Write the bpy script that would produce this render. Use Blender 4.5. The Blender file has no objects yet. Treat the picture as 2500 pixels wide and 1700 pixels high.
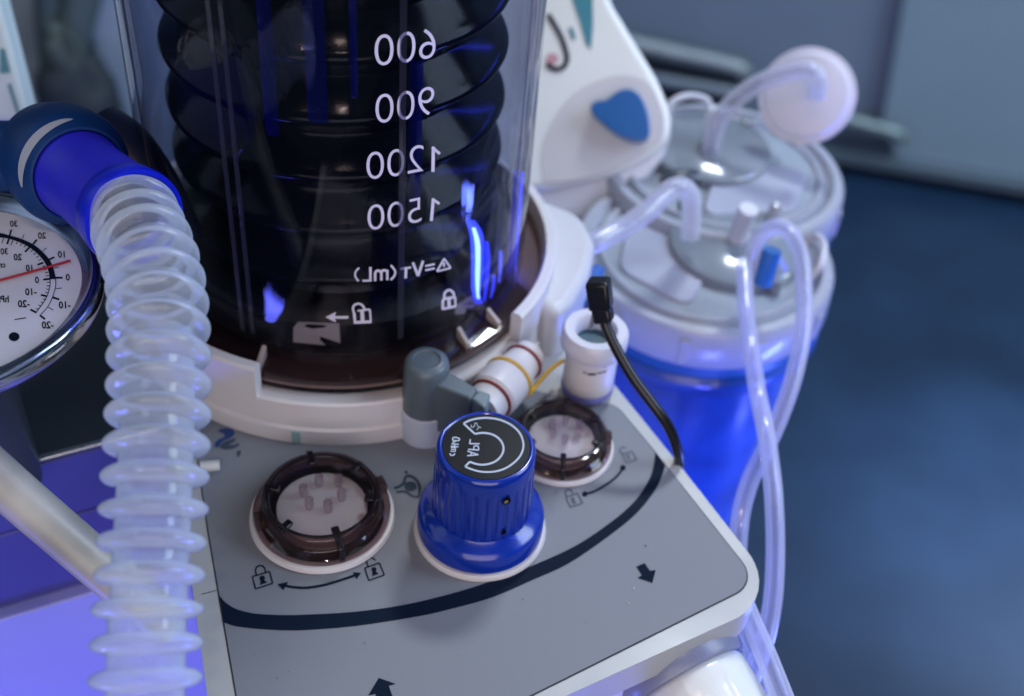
import bpy, bmesh, math, random
from mathutils import Vector, Matrix, noise
from mathutils.geometry import tessellate_polygon
random.seed(7)
S = 0.01                      # authored in centimetres, built in metres
sc = bpy.context.scene

# ---------------------------------------------------------------- camera
TH, PH, FP, CH = math.radians(42.5), math.radians(5.3), 3000.0, 33.0
W0, H0 = 2500.0, 1700.0
_F = Vector((0, math.cos(TH), -math.sin(TH)))
_r0 = Vector((1, 0, 0)); _u0 = Vector((0, math.sin(TH), math.cos(TH)))
_R = math.cos(PH)*_r0 + math.sin(PH)*_u0
_U = -math.sin(PH)*_r0 + math.cos(PH)*_u0
CC = Vector((0, 0, CH))
cam = bpy.data.cameras.new('camera'); camo = bpy.data.objects.new('camera', cam)
sc.collection.objects.link(camo); sc.camera = camo
m = Matrix((( _R.x, _U.x, -_F.x, 0), (_R.y, _U.y, -_F.y, 0), (_R.z, _U.z, -_F.z, CH*S), (0, 0, 0, 1)))
camo.matrix_world = m
cam.sensor_width = 36; cam.lens = 36*FP/W0
cam.clip_start = 0.01; cam.clip_end = 50
cam.dof.use_dof = True; cam.dof.focus_distance = 0.372; cam.dof.aperture_fstop = 7.6

# ---------------------------------------------------------------- rays to surfaces
def ray(x, y):
    return (_F + _R*((x-W0/2)/FP) - _U*((y-H0/2)/FP)).normalized()
def PZ(x, y, z):                       # point of a horizontal surface at height z
    d = ray(x, y); return CC + d*((z-CC.z)/d.z)
def PD(x, y, D): return CC + ray(x, y)*D
def PP(x, y, p0, n):                   # point of a plane
    d = ray(x, y); return CC + d*((Vector(p0)-CC).dot(n)/d.dot(n))
def PC(x, y, cx, cy, r):               # point of the near side of an upright cylinder
    d = ray(x, y); a = d.x*d.x+d.y*d.y; b = -(d.x*cx+d.y*cy); c = cx*cx+cy*cy-r*r
    q = b*b-a*c
    t = (-b-math.sqrt(max(q, 0)))/a
    return CC + d*t
def VZ(x, y, X, Y):                    # height on the upright line X,Y seen at x,y
    d = ray(x, y); t = (X*d.x+Y*d.y)/(d.x*d.x+d.y*d.y); return CC.z + d.z*t

# ---------------------------------------------------------------- world and lamps
wd = bpy.data.worlds.new('World'); sc.world = wd; wd.use_nodes = True
bg = wd.node_tree.nodes['Background']
bg.inputs[0].default_value = (0.25, 0.42, 0.60, 1); bg.inputs[1].default_value = 0.13

def area(name, loc, target, size, power, color, sy=None):
    l = bpy.data.lights.new(name, 'AREA'); l.energy = power; l.color = color; l.size = size*S
    if sy: l.shape = 'RECTANGLE'; l.size_y = sy*S
    o = bpy.data.objects.new(name, l); sc.collection.objects.link(o)
    o.location = Vector(loc)*S
    d = (Vector(target)-Vector(loc)).normalized()
    o.rotation_euler = d.to_track_quat('-Z', 'Y').to_euler()
    return o
def bulb(name, loc, rad, power, color):
    l = bpy.data.lights.new(name, 'POINT'); l.energy = power; l.color = color; l.shadow_soft_size = rad*S
    o = bpy.data.objects.new(name, l); sc.collection.objects.link(o); o.location = Vector(loc)*S
    return o
area('ceiling_panel_light', (32, 118, 128), (0, 30, 0), 24, 12.5, (0.86, 0.94, 1.0), 16)
area('ceiling_wash', (70, 20, 150), (5, 35, 0), 60, .6, (0.80, 0.92, 1.0))
area('left_soft_light', (-150, 40, 110), (-5, 45, 0), 150, 5.0, (0.72, 0.84, 1.0))  # large cool soft light from the left
area('warm_front_fill', (10, -90, 45), (0, 30, 0), 110, 10.5, (1.0, 0.88, 0.86))  # fill added behind the camera to warm front-facing surfaces
area('far_room_light', (160, 60, 120), (90, 160, 20), 120, 36.0, (0.74, 0.93, 1.0))
area('blue_strip_right_side', (34, 44, 26), (-5, 43, 12), 70, .6, (0.04, 0.05, 1.0), 0.5)
bulb('warm_ceiling_spot', (6, -12, 120), 1.0, 4.5, (1.0, 0.72, 0.50))
bulb('warm_ceiling_spot', (-22, -2, 110), .9, 2.4, (1.0, 0.70, 0.48))
area('blue_lamp_front_right', (17, 8, -32), (13, 42, -6), 8, 1.5, (0.10, 0.13, 1.0), 14)
area('blue_lamp_front_left', (-26, 4, -28.3), (-18, 30, -8), 9, 1.0, (0.12, 0.14, 1.0))
area('blue_strip_right', (34, 34, -24), (-2, 36, 4), 3.4, 1.2, (0.12, 0.18, 1.0), 13)

fpt = PZ(2560, 1330, -78)
sl = bpy.data.lights.new('floor_pool_light', 'SPOT'); sl.energy = 170; sl.color = (.62, .78, 1.0); sl.spot_size = math.radians(22); sl.spot_blend = 1; sl.shadow_soft_size = .03
so = bpy.data.objects.new('floor_pool_light', sl); sc.collection.objects.link(so); so.location = (fpt+Vector((70, 10, 150)))*S
so.rotation_euler = Vector((-70, -10, -150)).to_track_quat('-Z', 'Y').to_euler()
sc.view_settings.view_transform = 'Standard'; sc.view_settings.look = 'None'
sc.view_settings.exposure = 0; sc.view_settings.gamma = 1
sc.render.engine = 'CYCLES'
sc.cycles.use_denoising = True
try: sc.cycles.denoiser = 'OPENIMAGEDENOISE'
except Exception: pass
sc.cycles.max_bounces = 12; sc.cycles.transparent_max_bounces = 40
sc.cycles.transmission_bounces = 10; sc.cycles.glossy_bounces = 5
sc.cycles.caustics_reflective = False; sc.cycles.caustics_refractive = False
sc.cycles.sample_clamp_indirect = 4

# ---------------------------------------------------------------- materials
def mat(name, col, rough=0.4, metal=0, spec=0.5, coat=0, var=0.06, scale=30, bump=0.0, bscale=300, alpha=1, trans=0, emit=None, sss=0, ior=1.45):
    m = bpy.data.materials.new(name); m.use_nodes = True
    nt = m.node_tree; b = nt.nodes['Principled BSDF']
    tc = nt.nodes.new('ShaderNodeTexCoord'); nz = nt.nodes.new('ShaderNodeTexNoise')
    nz.inputs['Scale'].default_value = scale; nz.inputs['Detail'].default_value = 6
    nt.links.new(tc.outputs['Object'], nz.inputs['Vector'])
    r = nt.nodes.new('ShaderNodeMapRange'); r.inputs['From Min'].default_value = .3; r.inputs['From Max'].default_value = .7
    r.inputs['To Min'].default_value = 1-var; r.inputs['To Max'].default_value = 1+var
    nt.links.new(nz.outputs['Fac'], r.inputs['Value'])
    mx = nt.nodes.new('ShaderNodeVectorMath'); mx.operation = 'SCALE'
    mx.inputs[0].default_value = col[:3]; nt.links.new(r.outputs[0], mx.inputs['Scale'])
    nt.links.new(mx.outputs[0], b.inputs['Base Color'])
    r2 = nt.nodes.new('ShaderNodeMapRange'); r2.inputs['From Min'].default_value = .3; r2.inputs['From Max'].default_value = .7
    r2.inputs['To Min'].default_value = rough*(.94 if var < .03 else .82); r2.inputs['To Max'].default_value = min(1, rough*(1.05 if var < .03 else 1.22))
    nt.links.new(nz.outputs['Fac'], r2.inputs['Value']); nt.links.new(r2.outputs[0], b.inputs['Roughness'])
    b.inputs['Metallic'].default_value = metal; b.inputs['Specular IOR Level'].default_value = spec
    b.inputs['Coat Weight'].default_value = coat; b.inputs['Coat Roughness'].default_value = 0.08
    b.inputs['Alpha'].default_value = alpha; b.inputs['Transmission Weight'].default_value = trans; b.inputs['IOR'].default_value = ior
    if sss:
        b.inputs['Subsurface Weight'].default_value = sss; b.inputs['Subsurface Scale'].default_value = 0.004
        b.inputs['Subsurface Radius'].default_value = (1, 1, 1)
    if emit:
        b.inputs['Emission Color'].default_value = (*emit[:3], 1); b.inputs['Emission Strength'].default_value = emit[3]
    if bump:
        n2 = nt.nodes.new('ShaderNodeTexNoise'); n2.inputs['Scale'].default_value = bscale; n2.inputs['Detail'].default_value = 3
        nt.links.new(tc.outputs['Object'], n2.inputs['Vector'])
        bp = nt.nodes.new('ShaderNodeBump'); bp.inputs['Strength'].default_value = bump; bp.inputs['Distance'].default_value = 0.001
        nt.links.new(n2.outputs['Fac'], bp.inputs['Height']); nt.links.new(bp.outputs[0], b.inputs['Normal'])
    return m

def clear(name, tint, gloss_rough=0.04, diffuse=0.0, dcol=(1, 1, 1), edge=0.5, blend=0.35, ior=1.45, dens=0.0, streak=0.0):
    """Thin clear or milky plastic: tinted transparency, a milky share that grows towards the rim, and a Fresnel gloss."""
    m = bpy.data.materials.new(name); m.use_nodes = True
    nt = m.node_tree; N = nt.nodes; L = nt.links
    for n in list(N): N.remove(n)
    out = N.new('ShaderNodeOutputMaterial')
    tr = N.new('ShaderNodeBsdfTransparent'); tr.inputs[0].default_value = (*tint, 1)
    gl = N.new('ShaderNodeBsdfGlossy'); gl.inputs['Roughness'].default_value = gloss_rough
    f0 = ((ior-1)/(ior+1))**2
    lf = N.new('ShaderNodeLayerWeight'); lf.inputs[0].default_value = .5
    pw = N.new('ShaderNodeMath'); pw.operation = 'POWER'; pw.inputs[1].default_value = 5; L.new(lf.outputs['Facing'], pw.inputs[0])
    fr = N.new('ShaderNodeMath'); fr.operation = 'MULTIPLY_ADD'; fr.inputs[1].default_value = 1-f0; fr.inputs[2].default_value = f0; L.new(pw.outputs[0], fr.inputs[0])
    last = tr.outputs[0]
    if diffuse or edge:
        lw = N.new('ShaderNodeLayerWeight'); lw.inputs[0].default_value = blend
        mr = N.new('ShaderNodeMapRange'); mr.inputs['To Min'].default_value = diffuse; mr.inputs['To Max'].default_value = min(1, diffuse+edge)
        L.new(lw.outputs['Facing'], mr.inputs['Value'])
        df = N.new('ShaderNodeBsdfDiffuse'); df.inputs[0].default_value = (*dcol, 1)
        tl = N.new('ShaderNodeBsdfTranslucent'); tl.inputs[0].default_value = (*dcol, 1)
        ms = N.new('ShaderNodeMixShader'); ms.inputs[0].default_value = 0.45
        L.new(df.outputs[0], ms.inputs[1]); L.new(tl.outputs[0], ms.inputs[2])
        mx = N.new('ShaderNodeMixShader')
        fac = mr.outputs[0]
        if streak:
            tc = N.new('ShaderNodeTexCoord'); nz = N.new('ShaderNodeTexNoise'); nz.inputs['Scale'].default_value = 90; nz.inputs['Detail'].default_value = 5
            L.new(tc.outputs['Object'], nz.inputs['Vector'])
            a = N.new('ShaderNodeMath'); a.operation = 'MULTIPLY_ADD'; a.inputs[1].default_value = streak; a.inputs[2].default_value = -streak/2
            L.new(nz.outputs['Fac'], a.inputs[0])
            s = N.new('ShaderNodeMath'); s.operation = 'ADD'; s.use_clamp = True
            L.new(a.outputs[0], s.inputs[0]); L.new(mr.outputs[0], s.inputs[1]); fac = s.outputs[0]
        L.new(fac, mx.inputs[0]); L.new(tr.outputs[0], mx.inputs[1]); L.new(ms.outputs[0], mx.inputs[2])
        last = mx.outputs[0]
    m2 = N.new('ShaderNodeMixShader'); L.new(fr.outputs[0], m2.inputs[0]); L.new(last, m2.inputs[1]); L.new(gl.outputs[0], m2.inputs[2])
    L.new(m2.outputs[0], out.inputs[0])
    return m

M = {}
M['white'] = mat('white_plastic', (.37, .38, .39), .38, var=.03, bump=.03, bscale=900)
M['ring_white'] = mat('cream_plastic', (.60, .585, .61), .42, var=.04)
M['label'] = mat('grey_membrane', (.180, .194, .226), .5, var=.02, scale=25, bump=.08, bscale=2200, spec=.3)
M['ink'] = mat('dark_ink', (.005, .011, .026), .6, var=.1, spec=.06)
M['groove'] = mat('groove_shadow_gap', (.03, .035, .045), .7)
M['inkblue'] = mat('blue_ink', (.01, .04, .17), .5)
M['print'] = mat('white_print', (.66, .63, .78), .6, var=.08, scale=200)
M['print_dim'] = mat('grey_print', (.30, .34, .40), .6)
M['dialprint'] = mat('pale_dial_print', (.45, .50, .62), .6)
M['blue'] = mat('cobalt_plastic', (.002, .024, .30), .22, coat=.5, var=.08, bump=.04, bscale=500)
M['dial'] = mat('black_dial', (.002, .003, .006), .35, var=.2, spec=.2)
M['black'] = mat('black_plastic', (.006, .006, .008), .3, var=.2)
M['rubber'] = mat('bellows_rubber', (.004, .004, .007), .14, var=.3, spec=.2)
M['pit'] = mat('black_pan', (.004, .004, .006), .35)
M['cream'] = mat('cream_tab', (.50, .42, .37), .6)
M['shell'] = clear('canister_clear', (.81, .82, .88), .03, 0.0, (.2, .2, .26), .0, ior=1.38)
M['rib'] = clear('canister_rib_and_streak', (.55, .55, .66), .08, .05, (.30, .30, .45), .25, ior=1.5)
M['smoke'] = clear('smoky_plastic', (.60, .50, .50), .05, .12, (.12, .075, .08), .4, ior=1.55)
M['smokedark'] = mat('dark_smoky_plastic', (.010, .007, .010), .2, var=.2)
M['glass'] = clear('cap_glass', (.93, .91, .92), .03, .01, (.2, .18, .2), .08, ior=1.5)
M['pin'] = clear('clear_pin', (.92, .86, .90), .05, .05, (.7, .62, .68), .7, ior=1.9)
M['disc'] = mat('valve_disc', (.74, .74, .76), .5, var=.03)
M['hose'] = clear('hose_plastic', (.93, .95, 1.0),   .055, .27, (.86, .94, 1.0), .67, blend=.33, ior=1.42, streak=.25)
M['cuff'] = mat('blue_cuff', (.014, .012, .58), .5, var=.12, scale=60, sss=.25, bump=.08, bscale=200)
M['cuffrim'] = mat('blue_cuff_rim', (.003, .012, .62), .3, var=.1, sss=.2)
M['collar'] = mat('blue_collar', (.002, .032, .15), .5, var=.2, scale=20, spec=.3)
M['chrome'] = mat('chrome', (.55, .56, .60), .12, metal=1, var=.08, scale=20)
M['chromeblue'] = mat('bezel_steel', (.35, .40, .52), .22, metal=1, var=.15, scale=25)
M['face'] = mat('dial_face', (.72, .77, .92), .4, var=.03)
M['red'] = mat('red_needle', (.42, .012, .03), .4)
M['redband'] = mat('red_band', (.18, .012, .012), .45)
M['yellow'] = mat('yellow_strap', (.52, .30, .01), .5)
M['grey'] = mat('grey_lever', (.10, .13, .155), .36, var=.06)
M['darkplate'] = mat('dark_steel_plate', (.035, .045, .06), .3, metal=.3, var=.2, scale=8)
M['steel'] = mat('brushed_steel', (.45, .47, .50), .3, metal=1, var=.15)
M['drawer'] = mat('drawer_front', (.06, .06, .26), .45, var=.06, scale=10)
M['jarlid'] = clear('jar_lid_plastic', (.80, .85, .90), .1, .50, (.42, .46, .50), .3, ior=1.45)
M['jarrim'] = mat('jar_rim_plastic', (.36, .38, .45), .25, var=.05, coat=.3)
M['jarblue'] = mat('blue_jar_plastic', (.02, .075, .40), .2, var=.6, scale=14, coat=.4)
M['teal'] = mat('teal_gasket', (.01, .09, .30), .4)
M['tube'] = clear('silicone_tube', (.92, .93, .97), .08, .12, (.85, .86, .95), .85, blend=.42, ior=1.45)
M['milky'] = mat('milky_filter', (.60, .60, .68), .35, var=.05)
M['device'] = mat('device_white', (.74, .76, .74), .42, var=.03, scale=12)
M['devshade'] = mat('device_shade_grey', (.58, .57, .58), .45, var=.03, scale=12)
M['button'] = mat('blue_button', (.01, .11, .34), .3, coat=.3)
M['tealink'] = mat('teal_print', (.05, .22, .28), .5)
M['pink'] = mat('pink_print', (.55, .30, .34), .5)
M['stub'] = mat('pale_stub', (.50, .54, .66), .4)
M['tan'] = mat('beige_tube', (.36, .355, .33), .4, var=.22, scale=45)

# ---------------------------------------------------------------- object helpers
def setp(o, label=None, cat=None, group=None, kind=None):
    if label: o['label'] = label
    if cat: o['category'] = cat
    if group: o['group'] = group
    if kind: o['kind'] = kind
def thing(name, label, cat, loc, group=None):
    o = bpy.data.objects.new(name, None); sc.collection.objects.link(o)
    o.empty_display_size = .01; o.location = Vector(loc)*S
    setp(o, label, cat, group); return o
def mk(name, verts, faces, mt, parent=None, smooth=True, bevel=0, seg=3, sharp=None):
    base = (parent and root_loc(parent)) or Vector((0, 0, 0))
    me = bpy.data.meshes.new(name)
    me.from_pydata([tuple(Vector(v)*S-base) for v in verts], [], faces); me.update()
    o = bpy.data.objects.new(name, me); sc.collection.objects.link(o)
    me.materials.append(mt)
    if parent: o.parent = parent
    bm = bmesh.new(); bm.from_mesh(me); bmesh.ops.recalc_face_normals(bm, faces=bm.faces); bm.to_mesh(me); bm.free()
    if smooth:
        for p in me.polygons: p.use_smooth = True
        me.set_sharp_from_angle(angle=math.radians(sharp or 40))
    if bevel:
        b = o.modifiers.new('bevel', 'BEVEL'); b.width = bevel*S; b.segments = seg; b.limit_method = 'ANGLE'; b.angle_limit = math.radians(40)
        b.harden_normals = False
    return o
def root_loc(p):
    v = p.location.copy()
    while p.parent: p = p.parent; v = v + p.location
    return v
def frame(axis):
    a = Vector(axis).normalized()
    u = a.orthogonal().normalized() if abs(a.z) < .99 else Vector((1, 0, 0))
    if abs(a.z) < .99: u = Vector((0, 0, 1)).cross(a).normalized()
    return u, a.cross(u).normalized(), a
def lathe_data(prof, c, axis=(0, 0, 1), seg=64, a0=0, a1=2*math.pi, flute=None):
    u, v, a = frame(axis); c = Vector(c)
    full = abs(a1-a0-2*math.pi) < 1e-6
    n = seg if full else seg+1
    V = []; F = []
    for (r, h) in prof:
        for i in range(n):
            t = a0+(a1-a0)*i/seg
            rr = r if not flute else flute(r, h, t)
            V.append(c+u*(rr*math.cos(t))+v*(rr*math.sin(t))+a*h)
    k = len(prof)
    for j in range(k-1):
        for i in range(n if full else n-1):
            i2 = (i+1) % n
            F.append((j*n+i, j*n+i2, (j+1)*n+i2, (j+1)*n+i))
    if not full:
        F.append(tuple(j*n for j in range(k))); F.append(tuple(j*n+n-1 for j in range(k)))
    return V, F, n
def lathe(name, prof, c, mt, parent=None, axis=(0, 0, 1), seg=64, a0=0, a1=2*math.pi, flute=None, caps=False, sharp=40):
    V, F, n = lathe_data(prof, c, axis, seg, a0, a1, flute)
    k = len(prof)
    if caps and abs(a1-a0-2*math.pi) < 1e-6:
        if prof[0] != prof[-1]:
            if prof[0][0] > 1e-6: F.append(tuple(range(n)))
            if prof[-1][0] > 1e-6: F.append(tuple((k-1)*n+i for i in range(n)))
    return mk(name, V, F, mt, parent, True, sharp=sharp)
def catmull(P, per=8):
    P = [Vector(p) for p in P]; Q = [P[0]*2-P[1]]+P+[P[-1]*2-P[-2]]; out = []
    for i in range(1, len(Q)-2):
        for k in range(per):
            t = k/per; a, b, c, d = Q[i-1:i+3]
            out.append(.5*((2*b)+(c-a)*t+(2*a-5*b+4*c-d)*t*t+(3*b-a-3*c+d)*t**3))
    out.append(P[-1]); return out
def sweep_data(path, rad, seg=20, cap=True):
    n = len(path); V = []; F = []
    T = [(path[min(i+1, n-1)]-path[max(i-1, 0)]).normalized() for i in range(n)]
    u = T[0].orthogonal().normalized()
    for i in range(n):
        u = (u-T[i]*u.dot(T[i])).normalized(); w = T[i].cross(u)
        r = rad(i) if callable(rad) else rad
        for k in range(seg):
            t = 2*math.pi*k/seg; V.append(path[i]+u*(r*math.cos(t))+w*(r*math.sin(t)))
    for i in range(n-1):
        for k in range(seg):
            k2 = (k+1) % seg; F.append((i*seg+k, i*seg+k2, (i+1)*seg+k2, (i+1)*seg+k))
    if cap: F.append(tuple(range(seg))); F.append(tuple((n-1)*seg+k for k in range(seg)))
    return V, F
def tube(name, pts, r, mt, parent=None, seg=20, per=8, cap=True):
    V, F = sweep_data(catmull(pts, per), r, seg, cap); return mk(name, V, F, mt, parent, sharp=50)
def prism(name, top, depth, mt, parent=None, bevel=0, seg=3, direction=(0, 0, -1), smooth=True):
    d = Vector(direction).normalized()*depth; n = len(top)
    V = [Vector(p) for p in top]+[Vector(p)+d for p in top]
    F = [tuple(range(n)), tuple(range(2*n-1, n-1, -1))]+[(i, (i+1) % n, n+(i+1) % n, n+i) for i in range(n)]
    return mk(name, V, F, mt, parent, smooth, bevel, seg)
def rounded(P, rads, k=8):
    """P: points, rads: corner radius of each."""
    out = []; n = len(P); P = [Vector(p) for p in P]
    for i in range(n):
        r = rads[i]
        if r <= 0: out.append(P[i]); continue
        a = (P[i-1]-P[i]); b = (P[(i+1) % n]-P[i]); la, lb = a.length, b.length; a.normalize(); b.normalize()
        th = a.angle(b); d = min(r/math.tan(th/2), la*.48, lb*.48); rr = d*math.tan(th/2)
        c = P[i]+(a+b).normalized()*(rr/math.sin(th/2))
        s = P[i]+a*d-c; e = P[i]+b*d-c
        for j in range(k+1):
            t = j/k; v = (s*(1-t)+e*t).normalized()*rr; out.append(c+v)
    return out

# marks: strokes and filled shapes drawn on a surface, given by a mapper from drawing coordinates to that surface
def arcpts(cx, cy, rx, ry, n=20, a0=0, a1=2*math.pi): return [(cx+rx*math.cos(a0+(a1-a0)*i/n), cy+ry*math.sin(a0+(a1-a0)*i/n)) for i in range(n+1)]
def sm(P, per=6): return [(v.x, v.y) for v in catmull([Vector((x, y, 0)) for x, y in P], per)]
def marks(name, mapper, mt, parent, strokes=(), fills=(), texts=()):
    V = []; F = []
    for P, w in strokes:
        n = len(P); b = len(V)
        for i in range(n):
            a = Vector(P[max(i-1, 0)]); c = Vector(P[min(i+1, n-1)]); 
            if P[0] == P[-1] and i in (0, n-1): a = Vector(P[-2]); c = Vector(P[1])
            t = (c-a).normalized() if (c-a).length > 1e-9 else Vector((1, 0)); nn = Vector((-t.y, t.x))
            p = Vector(P[i]); V.append(mapper(*(p+nn*w/2))); V.append(mapper(*(p-nn*w/2)))
        for i in range(n-1): F.append((b+2*i, b+2*i+1, b+2*i+3, b+2*i+2))
    for P in fills:
        b = len(V); V += [mapper(*p) for p in P]
        for t in tessellate_polygon([[Vector((x, y, 0)) for x, y in P]]): F.append(tuple(b+i for i in t))
    for (s, cx, cy, h, ax, ay) in texts:       # ax: pixel direction of reading, ay: pixel direction of glyph up, both per glyph height
        cu = bpy.data.curves.new('t', 'FONT'); cu.body = s; cu.resolution_u = 4; cu.offset = txt_off
        to = bpy.data.objects.new('t', cu); sc.collection.objects.link(to)
        bpy.context.view_layer.update()
        me = bpy.data.meshes.new_from_object(to.evaluated_get(bpy.context.evaluated_depsgraph_get()))
        vs = [v.co.copy() for v in me.vertices]
        if vs:
            x0, x1 = min(v.x for v in vs), max(v.x for v in vs); y0, y1 = min(v.y for v in vs), max(v.y for v in vs)
            k = h/(y1-y0) if not s.startswith('-') else h/.70
            if s in ('cm', 'cmH2O'): k = h/.70
            b = len(V)
            for v in vs:
                tx, ty = (v.x-(x0+x1)/2)*k, (v.y-(y0+y1)/2)*k
                V.append(mapper(cx+tx*ax[0]+ty*ay[0], cy+tx*ax[1]+ty*ay[1]))
            for p in me.polygons: F.append(tuple(b+i for i in p.vertices))
        bpy.data.objects.remove(to); bpy.data.curves.remove(cu); bpy.data.meshes.remove(me)
    return mk(name, V, F, mt, parent, False)
txt_off = 0.0
def sc_pts(P, s, ox, oy): return [(ox+x*s, oy+y*s) for x, y in P]

# ================================================================ setting
FZ = -78.0
fl = [PZ(-900, 2600, FZ), PZ(3600, 2600, FZ)]
floor_m = bpy.data.materials.new('mottled_blue_floor'); floor_m.use_nodes = True
nt = floor_m.node_tree; b = nt.nodes['Principled BSDF']; b.inputs['Roughness'].default_value = .42
tc = nt.nodes.new('ShaderNodeTexCoord'); nz = nt.nodes.new('ShaderNodeTexNoise'); nz.inputs['Scale'].default_value = 9; nz.inputs['Detail'].default_value = 9
nt.links.new(tc.outputs['Object'], nz.inputs['Vector'])
cr = nt.nodes.new('ShaderNodeValToRGB'); cr.color_ramp.elements[0].position = .35; cr.color_ramp.elements[1].position = .68
cr.color_ramp.elements[0].color = (.009, .028, .074, 1); cr.color_ramp.elements[1].color = (.014, .040, .100, 1)
nt.links.new(nz.outputs['Fac'], cr.inputs[0]); nt.links.new(cr.outputs[0], b.inputs['Base Color'])
o = mk('floor', [(-400, -100, FZ), (400, -100, FZ), (400, 500, FZ), (-400, 500, FZ)], [(0, 1, 2, 3)], floor_m, None, False); setp(o, kind='structure')

# far wall: stands on the floor along the line seen at upper right
wa, wb = PZ(1950, 385, FZ), PZ(2500, 478, FZ)
wdir = (wb-wa).normalized(); wn = Vector((0, 0, 1)).cross(wdir).normalized()
if wn.y > 0: wn = -wn
WP = wa
wallm = mat('blue_grey_wall', (.20, .26, .37), .55, var=.06, scale=4)
wall2 = mat('pale_teal_wall', (.25, .34, .44), .5, var=.06, scale=4)
a_ = WP-wdir*330; b_ = WP+wdir*250
o = mk('wall', [a_-wn*0.6, b_-wn*0.6, b_-wn*0.6+Vector((0, 0, 260)), a_-wn*0.6+Vector((0, 0, 260))], [(0, 1, 2, 3)], wallm, None, False); setp(o, kind='structure')
def onwall(x, y, off=0): return PP(x, y, WP+wn*off, wn)

cab = thing('wall_cabinet', 'grey-blue cabinet with a pale teal door and steel rails on the far wall', 'cabinet', onwall(2300, 440))
prism('door', rounded([onwall(2252, -260, 2), onwall(2900, -200, 2), onwall(2900, 560, 2), onwall(2500, 447, 2), onwall(2138, 372, 2)], [0]*5), 1.9, wall2, cab, .3, 2, -wn)
prism('plinth', [onwall(1850, 340, 4), onwall(2700, 482, 4), onwall(2700, 512, 4), onwall(1850, 366, 4)], 3.9, mat('plinth_grey', (.10, .14, .19), .5), cab, .3, 2, -wn)
def rail(name, label, x0, y0, x1, y1, h, recess, rr=.8, col=(.30, .35, .40)):
    t = thing(name, label, 'rail', onwall(x0, y0))
    mm = mat('rail_metal', col, .4, metal=.4)
    tube('bar', [onwall(x0, y0, 5), onwall((x0+x1)/2, (y0+y1)/2, 5), onwall(x1, y1, 5), onwall(x1+22, y1+h*.55, 4)], rr, mm, t, 12, 6)
    if recess: prism('recess', [onwall(x0-20, y0+h*.4, 1.6), onwall(x1, y1+h*.4, 1.6), onwall(x1+8, y1+h*1.5, 1.6), onwall(x0-20, y0+h*1.45, 1.6)], 1.4, mat('recess_dark', (.02, .03, .045), .6), t, 0, 1, -wn)
    return t
rail('rail', 'upper grey steel rail with a dark slot on the far wall', 1500, 96, 1800, 165, 62, True, 1.25)
rail('rail', 'lower grey steel rail with a dark slot on the far wall', 1560, 186, 1790, 228, 48, True, 1.0, (.20, .25, .32))
rail('rail', 'short steel rail right of the round white filter on the far wall', 2060, 288, 2190, 325, 36, False, .9, (.26, .34, .38))
dk = thing('equipment_case', 'dark blurred case under the short rail behind the round filter', 'case', onwall(1980, 380))
prism('case_body', [onwall(1800, 300, 3.4), onwall(2170, 335, 3.4), onwall(2190, 380, 3.4), onwall(2160, 392, 3.4), onwall(1820, 345, 3.4)], 3.2, mat('case_dark', (.05, .075, .11), .5), dk, .4, 2, -wn)

# left background
lw0 = PD(150, 200, 150); ln = Vector((.35, -.92, .12)).normalized()
def onl(x, y, off=0): return PP(x, y, lw0+ln*off, ln)
o = prism('side_wall', [onl(-500, -500), onl(700, -500), onl(700, 700), onl(-500, 700)], 3, mat('side_wall_paint', (.17, .21, .24), .6, var=.25, scale=5), None, 0, 1, -ln); setp(o, kind='structure')
t = thing('door_post', 'pale bluish upright post behind the left side of the clear canister', 'post', onl(280, 420, 6))
prism('post_body', [onl(165, -200, 6), onl(420, -200, 6), onl(420, 560, 6), onl(300, 560, 6), onl(262, 340, 6)], 5, mat('post_paint', (.24, .30, .37), .5, var=.05), t, .8, 3, -ln)
t = thing('drip_stand', 'dark upright stand pole blurred on the upper left', 'stand', onl(130, 300, 8))
tube('pole', [onl(118, -200, 8), onl(122, 60, 8), onl(145, 330, 8)], 1.5, mat('pole_dark', (.06, .09, .10), .5), t, 12)
tube('arm', [onl(215, -60, 9), onl(175, 90, 9), onl(140, 200, 9)], 1.9, mat('arm_dark', (.08, .11, .12), .5), t, 12)
t = thing('equipment_bag', 'black bag hanging low on the dark stand pole at upper left', 'bag', onl(185, 330, 10))
def blob(name, c, rx, ry, rz, mt, parent, seed=0, amp=.12):
    V = []; F = []; n = 24; k = 14
    for j in range(k+1):
        for i in range(n):
            ph = math.pi*j/k; t_ = 2*math.pi*i/n
            d = Vector((math.sin(ph)*math.cos(t_), math.sin(ph)*math.sin(t_), math.cos(ph)))
            s = 1+amp*noise.noise(d*1.6+Vector((seed, 0, 0)))*2
            V.append(Vector(c)+Vector((d.x*rx, d.y*ry, d.z*rz))*s)
    for j in range(k):
        for i in range(n): F.append((j*n+i, j*n+(i+1) % n, (j+1)*n+(i+1) % n, (j+1)*n+i))
    return mk(name, V, F, mt, parent)
blob('bag_body', onl(190, 275, 12), 5.2, 4, 6.0, mat('bag_cloth', (.012, .02, .03), .7), t, 3, .2)
blob('strap_top', onl(165, 165, 12), 2.2, 2, 4.5, mat('bag_strap', (.05, .07, .07), .7), t, 5, .2)

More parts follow.
